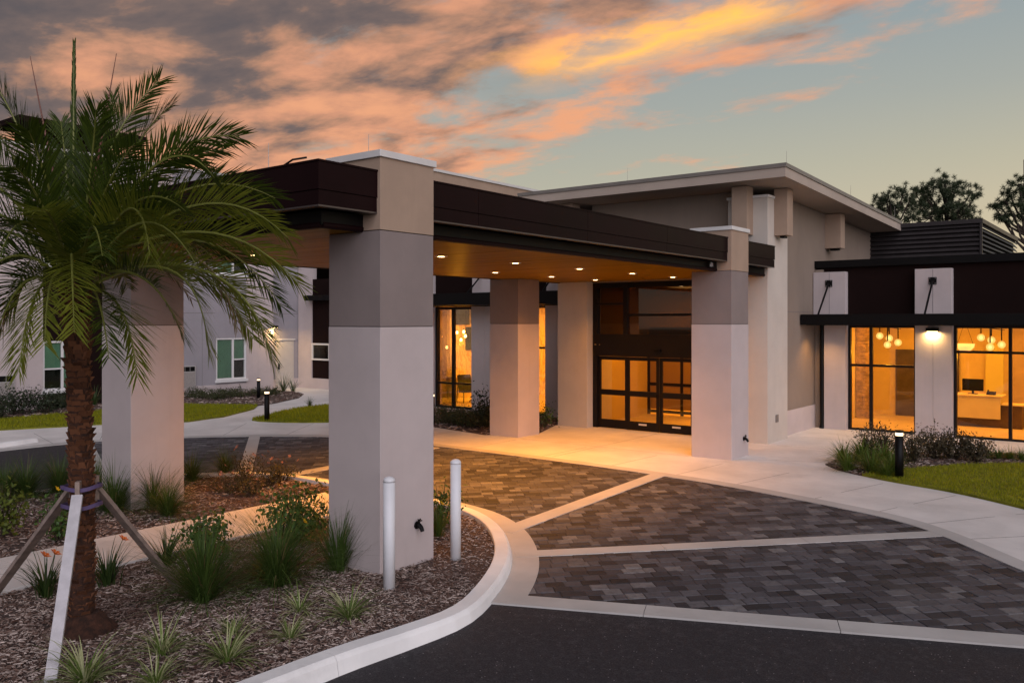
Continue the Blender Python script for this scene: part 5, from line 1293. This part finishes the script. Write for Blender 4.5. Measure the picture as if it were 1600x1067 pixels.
for rI in range(nrow):
    z = 0.1 + (TOPZ - 0.1) * rI / nrow; nn = 9
    up_ = min(1.0, max(0.0, (z - TOPZ + 0.9) / 0.9))
    for k in range(nn):
        a = 2 * math.pi * (k + 0.5 * (rI % 2)) / nn + rnd.gauss(0, .08) + rI * 0.13
        d = Vector((math.cos(a), math.sin(a), 0)); s_ = Vector((-d.y, d.x, 0)); c = shift_x(z) + Vector((0, 0, z)) + d * 0.106
        wdt = rnd.uniform(0.030, 0.056); L = rnd.uniform(0.035, 0.075) * (1 + 1.8 * up_); out = rnd.uniform(0.012, 0.044) * (1 + 1.2 * up_)
        j = Vector((rnd.gauss(0, .006), rnd.gauss(0, .006), rnd.gauss(0, .008)))
        P = [c - s_ * wdt, c + s_ * wdt, c + s_ * wdt * .7 + d * out + Vector((0, 0, L)) + j, c - s_ * wdt * .7 + d * out + Vector((0, 0, L)) + j, c + d * 0.012 + Vector((0, 0, L * 1.0)), c - d * .02 + s_ * wdt * .8 + Vector((0, 0, L * .9)), c - d * .02 - s_ * wdt * .8 + Vector((0, 0, L * .9))]
        bt.add(P, [(0, 1, 2, 3), (3, 2, 5, 6), (1, 5, 2), (0, 3, 6)])
bo = bt.build('leaf_boots', BOOT, palm); bo['kind'] = 'stuff'
rm = MB(); rm.lathe([(0.30, -0.02), (0.28, 0.03), (0.22, 0.09), (0.17, 0.16), (0.12, 0.2)], 24, (0.05, 0.03, 0)); ro = rm.build('root_mound', BARK, palm)
for v in ro.data.vertices:
    f_ = 1 + 0.12 * noise.noise(Vector((v.co.x * 9, v.co.y * 9, v.co.z * 9))); v.co.x *= f_; v.co.y *= f_
CROWN = shift_x(TOPZ) + Vector((0, 0, TOPZ + 0.05))
FR = leaf_mat('palm_leaflet', (0.014, 0.030, 0.004), (0.080, 0.115, 0.012), 0.42, 0.32, vs=2.2)
FRY = leaf_mat('palm_leaflet_yellow', (0.075, 0.105, 0.010), (0.22, 0.23, 0.026), 0.42, 0.38, vs=2.2)
RACH = mat('palm_rachis', (0.14, 0.15, 0.03), 0.5, var=0.2); DRY = leaf_mat('dry_frond', (0.14, 0.09, 0.045), (0.26, 0.19, 0.11), 0.8, 0.2)
def frond(tip, mid, lm, seed, nl=84, llen=0.48, side_droop=0.3, roll=0.0, rach=None, narrow=1.0):
    """feather frond: rachis through mid to tip, stiff leaflets on both sides of a twisted blade"""
    rnd = random.Random(seed); b = CROWN + Vector((rnd.gauss(0, .04), rnd.gauss(0, .04), rnd.uniform(-.14, .12)))
    tip = Vector(tip); c_ = Vector(mid) * 2 - (b + tip) * 0.5
    def C(t): return b * (1 - t) ** 2 + c_ * 2 * t * (1 - t) + tip * t * t
    mb = MB(); n = 14; pts = [C(i / n) for i in range(n + 1)]
    mb.tube(pts, [0.017 * (1 - i / n) ** 0.7 + 0.0025 for i in range(n + 1)], 5, mi=1)
    for i in range(nl):
        t = 0.12 + 0.88 * (i + rnd.random() * .4) / nl; p = C(t); T = (C(min(1, t + .02)) - C(t - .02)).normalized()
        S = T.cross(Vector((0, 0, 1))); S = S.normalized() if S.length > .05 else _Rt.copy(); U = S.cross(T).normalized()
        rr = roll * min(1.0, t * 1.6); S, U = S * math.cos(rr) + U * math.sin(rr), U * math.cos(rr) - S * math.sin(rr)
        env = min(1.0, 0.25 + t * 2.4) * (1 - 0.5 * max(0, t - .6) / .4)
        for sgn in (-1, 1):
            if rnd.random() < 0.04: continue
            ang = (1.0 - 0.55 * t + rnd.gauss(0, .10)) * narrow; vee = rnd.uniform(0.0, 0.55)
            d = (T * math.cos(ang) + (S * sgn * math.cos(vee) + U * math.sin(vee)) * math.sin(ang)).normalized()
            L = llen * env * rnd.uniform(.8, 1.12); W_ = 0.0062 + 0.004 * rnd.random(); nrm = (U - d * U.dot(d)).normalized(); sd_ = d.cross(nrm).normalized()
            p1 = p + d * L * .5 + Vector((0, 0, -L * .04 * side_droop)); p2 = p + d * L + Vector((0, 0, -L * (.10 + .35 * rnd.random()) * side_droop))
            mb.add([p - sd_ * W_ * .4, p + sd_ * W_ * .4, p1 + sd_ * W_, p1 - sd_ * W_, p2], [(0, 1, 2, 3), (3, 2, 4)])
    return mb.build('frond', [lm, rach or RACH], palm)
def ptip(x, y, off): return at_depth(x, y, PD + off) - palm.location
T_ = [  # tip and halfway point of the rachis as directions, metres nearer(-) or farther(+) at the tip, twist, kind
 (250, 125, 165, 250, .2, .9, 0), (268, 165, 190, 270, .8, .6, 0), (374, 214, 240, 262, .0, 1.0, 0), (350, 235, 225, 285, .7, .8, 0), (335, 278, 238, 262, -.5, .9, 0), (450, 372, 300, 322, -.3, 1.0, 1), (430, 310, 280, 300, .7, .8, 0), (468, 446, 310, 362, -.1, 1.0, 1), (440, 480, 300, 375, .8, .7, 0),
 (425, 562, 325, 425, -.2, 1.0, 1), (395, 530, 290, 420, .5, .8, 1), (326, 550, 262, 420, -.7, .9, 1), (285, 525, 215, 430, -1.0, .7, 0), (234, 400, 195, 330, -1.6, .8, 1), (214, 590, 180, 470, -1.0, .5, 1), (170, 560, 150, 460, -1.5, .3, 0), (116, 520, 112, 400, -1.8, .0, 1), (70, 540, 85, 430, -1.5, -.3, 1), (30, 582, 62, 450, -.9, -.6, 1), (-15, 560, 40, 440, -.4, -.8, 0),
 (-70, 500, 20, 400, -.8, -.9, 0), (-110, 430, 0, 360, .2, -.9, 0), (-130, 350, -10, 330, -.5, -1.0, 0), (-120, 260, -5, 290, .4, -.9, 0), (-90, 190, 10, 270, -.3, -.9, 0), (-10, 128, 50, 250, .1, -.9, 0), (-40, 160, 40, 280, .8, -.7, 0), (45, 205, 75, 290, -.8, -.6, 0), (150, 172, 140, 280, -.6, .4, 0), (178, 150, 150, 270, .6, .5, 0), (95, 190, 105, 290, .7, .1, 0),
 (60, 330, 85, 350, -1.9, -.2, 1), (160, 400, 140, 360, -2.0, .2, 0), (0, 400, 50, 350, -1.5, -.6, 0), (290, 330, 205, 320, -1.3, .8, 0), (310, 420, 215, 350, -1.4, .9, 1), (330, 400, 225, 360, 1.2, .7, 0), (250, 350, 185, 330, 1.6, .5, 0), (100, 290, 105, 330, 1.8, .0, 0), (-20, 300, 50, 320, 1.5, -.6, 0), (200, 450, 165, 390, 1.5, .5, 0), (30, 440, 70, 390, 1.4, -.5, 0), (210, 225, 160, 310, -1.0, .7, 0), (20, 260, 65, 320, -1.2, -.7, 0)]
for i, (x, y, mx_, my_, o_, rl_, kd) in enumerate(T_):
    frond(ptip(x, y, o_), ptip(mx_, my_, o_ * .42), FRY if kd else FR, 200 + i, roll=rl_)
frond(ptip(372, 520, .25), ptip(285, 395, .1), DRY, 300, nl=30, llen=0.30, rach=DRY, roll=.8); frond(ptip(300, 470, .3), ptip(215, 400, .1), DRY, 301, nl=26, llen=0.26, rach=DRY, roll=.6)
SPEAR = mat('spear_red', (0.16, 0.06, 0.04), 0.5)
for x, y, o_ in ((47, 88, .1), (182, 84, .0)):
    tp = ptip(x, y, o_); MB().tube([CROWN, CROWN.lerp(tp, .5), tp], [.018, .013, .003], 6).build('spear', SPEAR, palm)
frond(ptip(116, 68, 0), ptip(115, 240, 0), FR, 310, nl=64, llen=0.20, side_droop=0.0, narrow=0.30)
# timber brace
WOOD = mat('brace_timber', (0.27, 0.205, 0.175), 0.85, var=0.22, vscale=9, bump=0.4, bscale=40); STRAP = mat('strap_purple', (0.10, 0.07, 0.16), 0.6)
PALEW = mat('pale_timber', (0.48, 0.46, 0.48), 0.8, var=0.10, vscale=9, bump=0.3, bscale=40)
br = empty('palm_brace', (PX, PY, MUL_Z)); tag(br, 'timber tripod brace strapped round the palm trunk', 'tree brace')
zb = zpx(768)
def brace_pole(x0, y0, tx, ty, off, wx=0.105, wy=0.045, m=None):
    foot = G(tx, ty, MUL_Z - 0.04) - palm.location; d = Vector((foot.x, foot.y, 0)).normalized()
    top = shift_x(zb) + d * 0.205 + Vector((0, 0, zb))
    MB().bar(foot, top, wx, wy).build('pole', m or WOOD, br, bevel=0.004)
    a = shift_x(zb) + d * 0.170
    MB().bar(a + Vector((0, 0, zb - .20)), a + Vector((0, 0, zb + .14)), .045, .10, up=d).build('block', WOOD, br, bevel=0.004)
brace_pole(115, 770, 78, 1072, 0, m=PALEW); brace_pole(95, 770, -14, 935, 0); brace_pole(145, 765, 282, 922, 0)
aw_ = Vector((-0.3, 1, 0)).normalized() * 0.2
for z in (zb + 0.06, zb - 0.13):
    n = 28; c = shift_x(z); mb = MB(); P = []
    for k in range(n + 1):
        a = 2 * math.pi * k / n; P.append(c + Vector((math.cos(a) * .200, math.sin(a) * .200, z + 0.012 * math.sin(3 * a))))
    base_ = len(mb.v)
    for p in P: mb.v += [tuple(p + Vector((0, 0, -.02))), tuple(p + Vector((0, 0, .02)))]
    for k in range(n): mb.f.append((2 * k, 2 * k + 2, 2 * k + 3, 2 * k + 1)); mb.mi.append(0)
    so_ = mb.build('strap', STRAP, br); sm_ = so_.modifiers.new('thickness', 'SOLIDIFY'); sm_.thickness = 0.008

# ================================================================== PINES BEHIND
PINEB = mat('pine_bark', (0.05, 0.036, 0.028), 0.95, var=0.3); NEED = leaf_mat('pine_needle', (0.010, 0.020, 0.009), (0.040, 0.055, 0.018), 0.6, 0.1, vs=0.6)
def pine(base, top_z, crown, label, seed, tuft_r=0.34, sparse=False):
    """crown: list of (pixel x, pixel y, radius) clumps turned into positions at the tree's distance"""
    rnd = random.Random(seed); e = empty('pine_tree', base); tag(e, label, 'pine tree', 'pines beyond the roofs')
    t_ = MB(); n = MB(); tip = Vector((rnd.gauss(0, .3), rnd.gauss(0, .3), top_z))
    t_.tube([Vector((0, 0, -0.3)), tip * .5 + Vector((.2, 0, 0)), tip], [.32, .22, .06], 8)
    for (c, r_, cnt) in crown:
        root = tip * min(.97, max(.45, (c.z - 1.8) / tip.z)) ; root.x += 0.1
        t_.tube([root, root.lerp(c, .5) + Vector((0, 0, -.35)), c], [.09, .06, .03], 6)
        for k in range(int(cnt * 1.5)):
            v = Vector((rnd.gauss(0, 1), rnd.gauss(0, 1), rnd.gauss(0, .75))).normalized() * r_ * 0.85 * rnd.random() ** .5; q_ = c + v
            if rnd.random() < .3: t_.tube([c, c.lerp(q_, .6) + Vector((0, 0, -.1)), q_], [.03, .022, .012], 4)
            for _ in range(46):
                d = Vector((rnd.gauss(0, 1), rnd.gauss(0, 1), rnd.gauss(.25, 1))).normalized(); L = tuft_r * rnd.uniform(.75, 1.0); s_ = d.orthogonal().normalized() * .016
                a = q_ + d * .04; n.add([a - s_, a + s_, q_ + d * L], [(0, 1, 2)])
    t_.build('trunk', PINEB, e); n.build('crown', NEED, e)
def clumps(base, lst, Y): return [(onY(x, y, Y + o_) - Vector(base), r_, c_) for x, y, r_, o_, c_ in lst]
Yp = 62.0
b1 = (onY(1398, 400, Yp).x, Yp, 0); b2 = (onY(1476, 400, Yp + 2).x, Yp + 2, 0); b3 = (onY(1600, 400, Yp - 6).x, Yp - 6, 0)
pine(b1, 11.4, clumps(b1, [(1385, 312, 1.0, 0, 16), (1400, 325, 1.4, 1, 26), (1412, 300, .9, -1, 14), (1422, 312, .9, 0, 10), (1380, 335, 1.2, 1, 18), (1415, 340, 1.2, -1, 18), (1372, 318, .5, 0, 6)], Yp), 'smaller dark pine crown rising behind the shed roof corner', 401)
pine(b2, 12.6, clumps(b2, [(1470, 285, 1.0, 0, 18), (1450, 300, 1.3, 1, 26), (1486, 300, 1.3, -1, 26), (1440, 320, 1.3, 0, 24), (1470, 325, 1.8, 1, 42), (1500, 325, 1.3, -1, 24), (1518, 300, .8, 0, 10), (1524, 308, .4, 0, 4), (1508, 335, 1.3, 1, 24), (1438, 298, .7, 0, 9), (1455, 340, 1.4, -1, 24), (1490, 342, 1.3, 0, 20), (1495, 288, .6, 0, 8)], Yp + 2), 'large dark pine crown behind the louvered roof screen', 402)
pine(b3, 12.4, clumps(b3, [(1592, 288, .8, 0, 12), (1575, 298, .6, 0, 7), (1560, 318, .4, 0, 4), (1552, 322, .35, 0, 4), (1572, 315, .6, 0, 8), (1585, 335, .7, 0, 8), (1562, 335, .5, 0, 6), (1600, 305, .8, 1, 12), (1610, 330, .9, 0, 12), (1575, 345, .5, 0, 5), (1595, 322, .5, 0, 6)], Yp - 6), 'sparse open pine with bare limbs beyond the roof screen', 403, tuft_r=0.32)
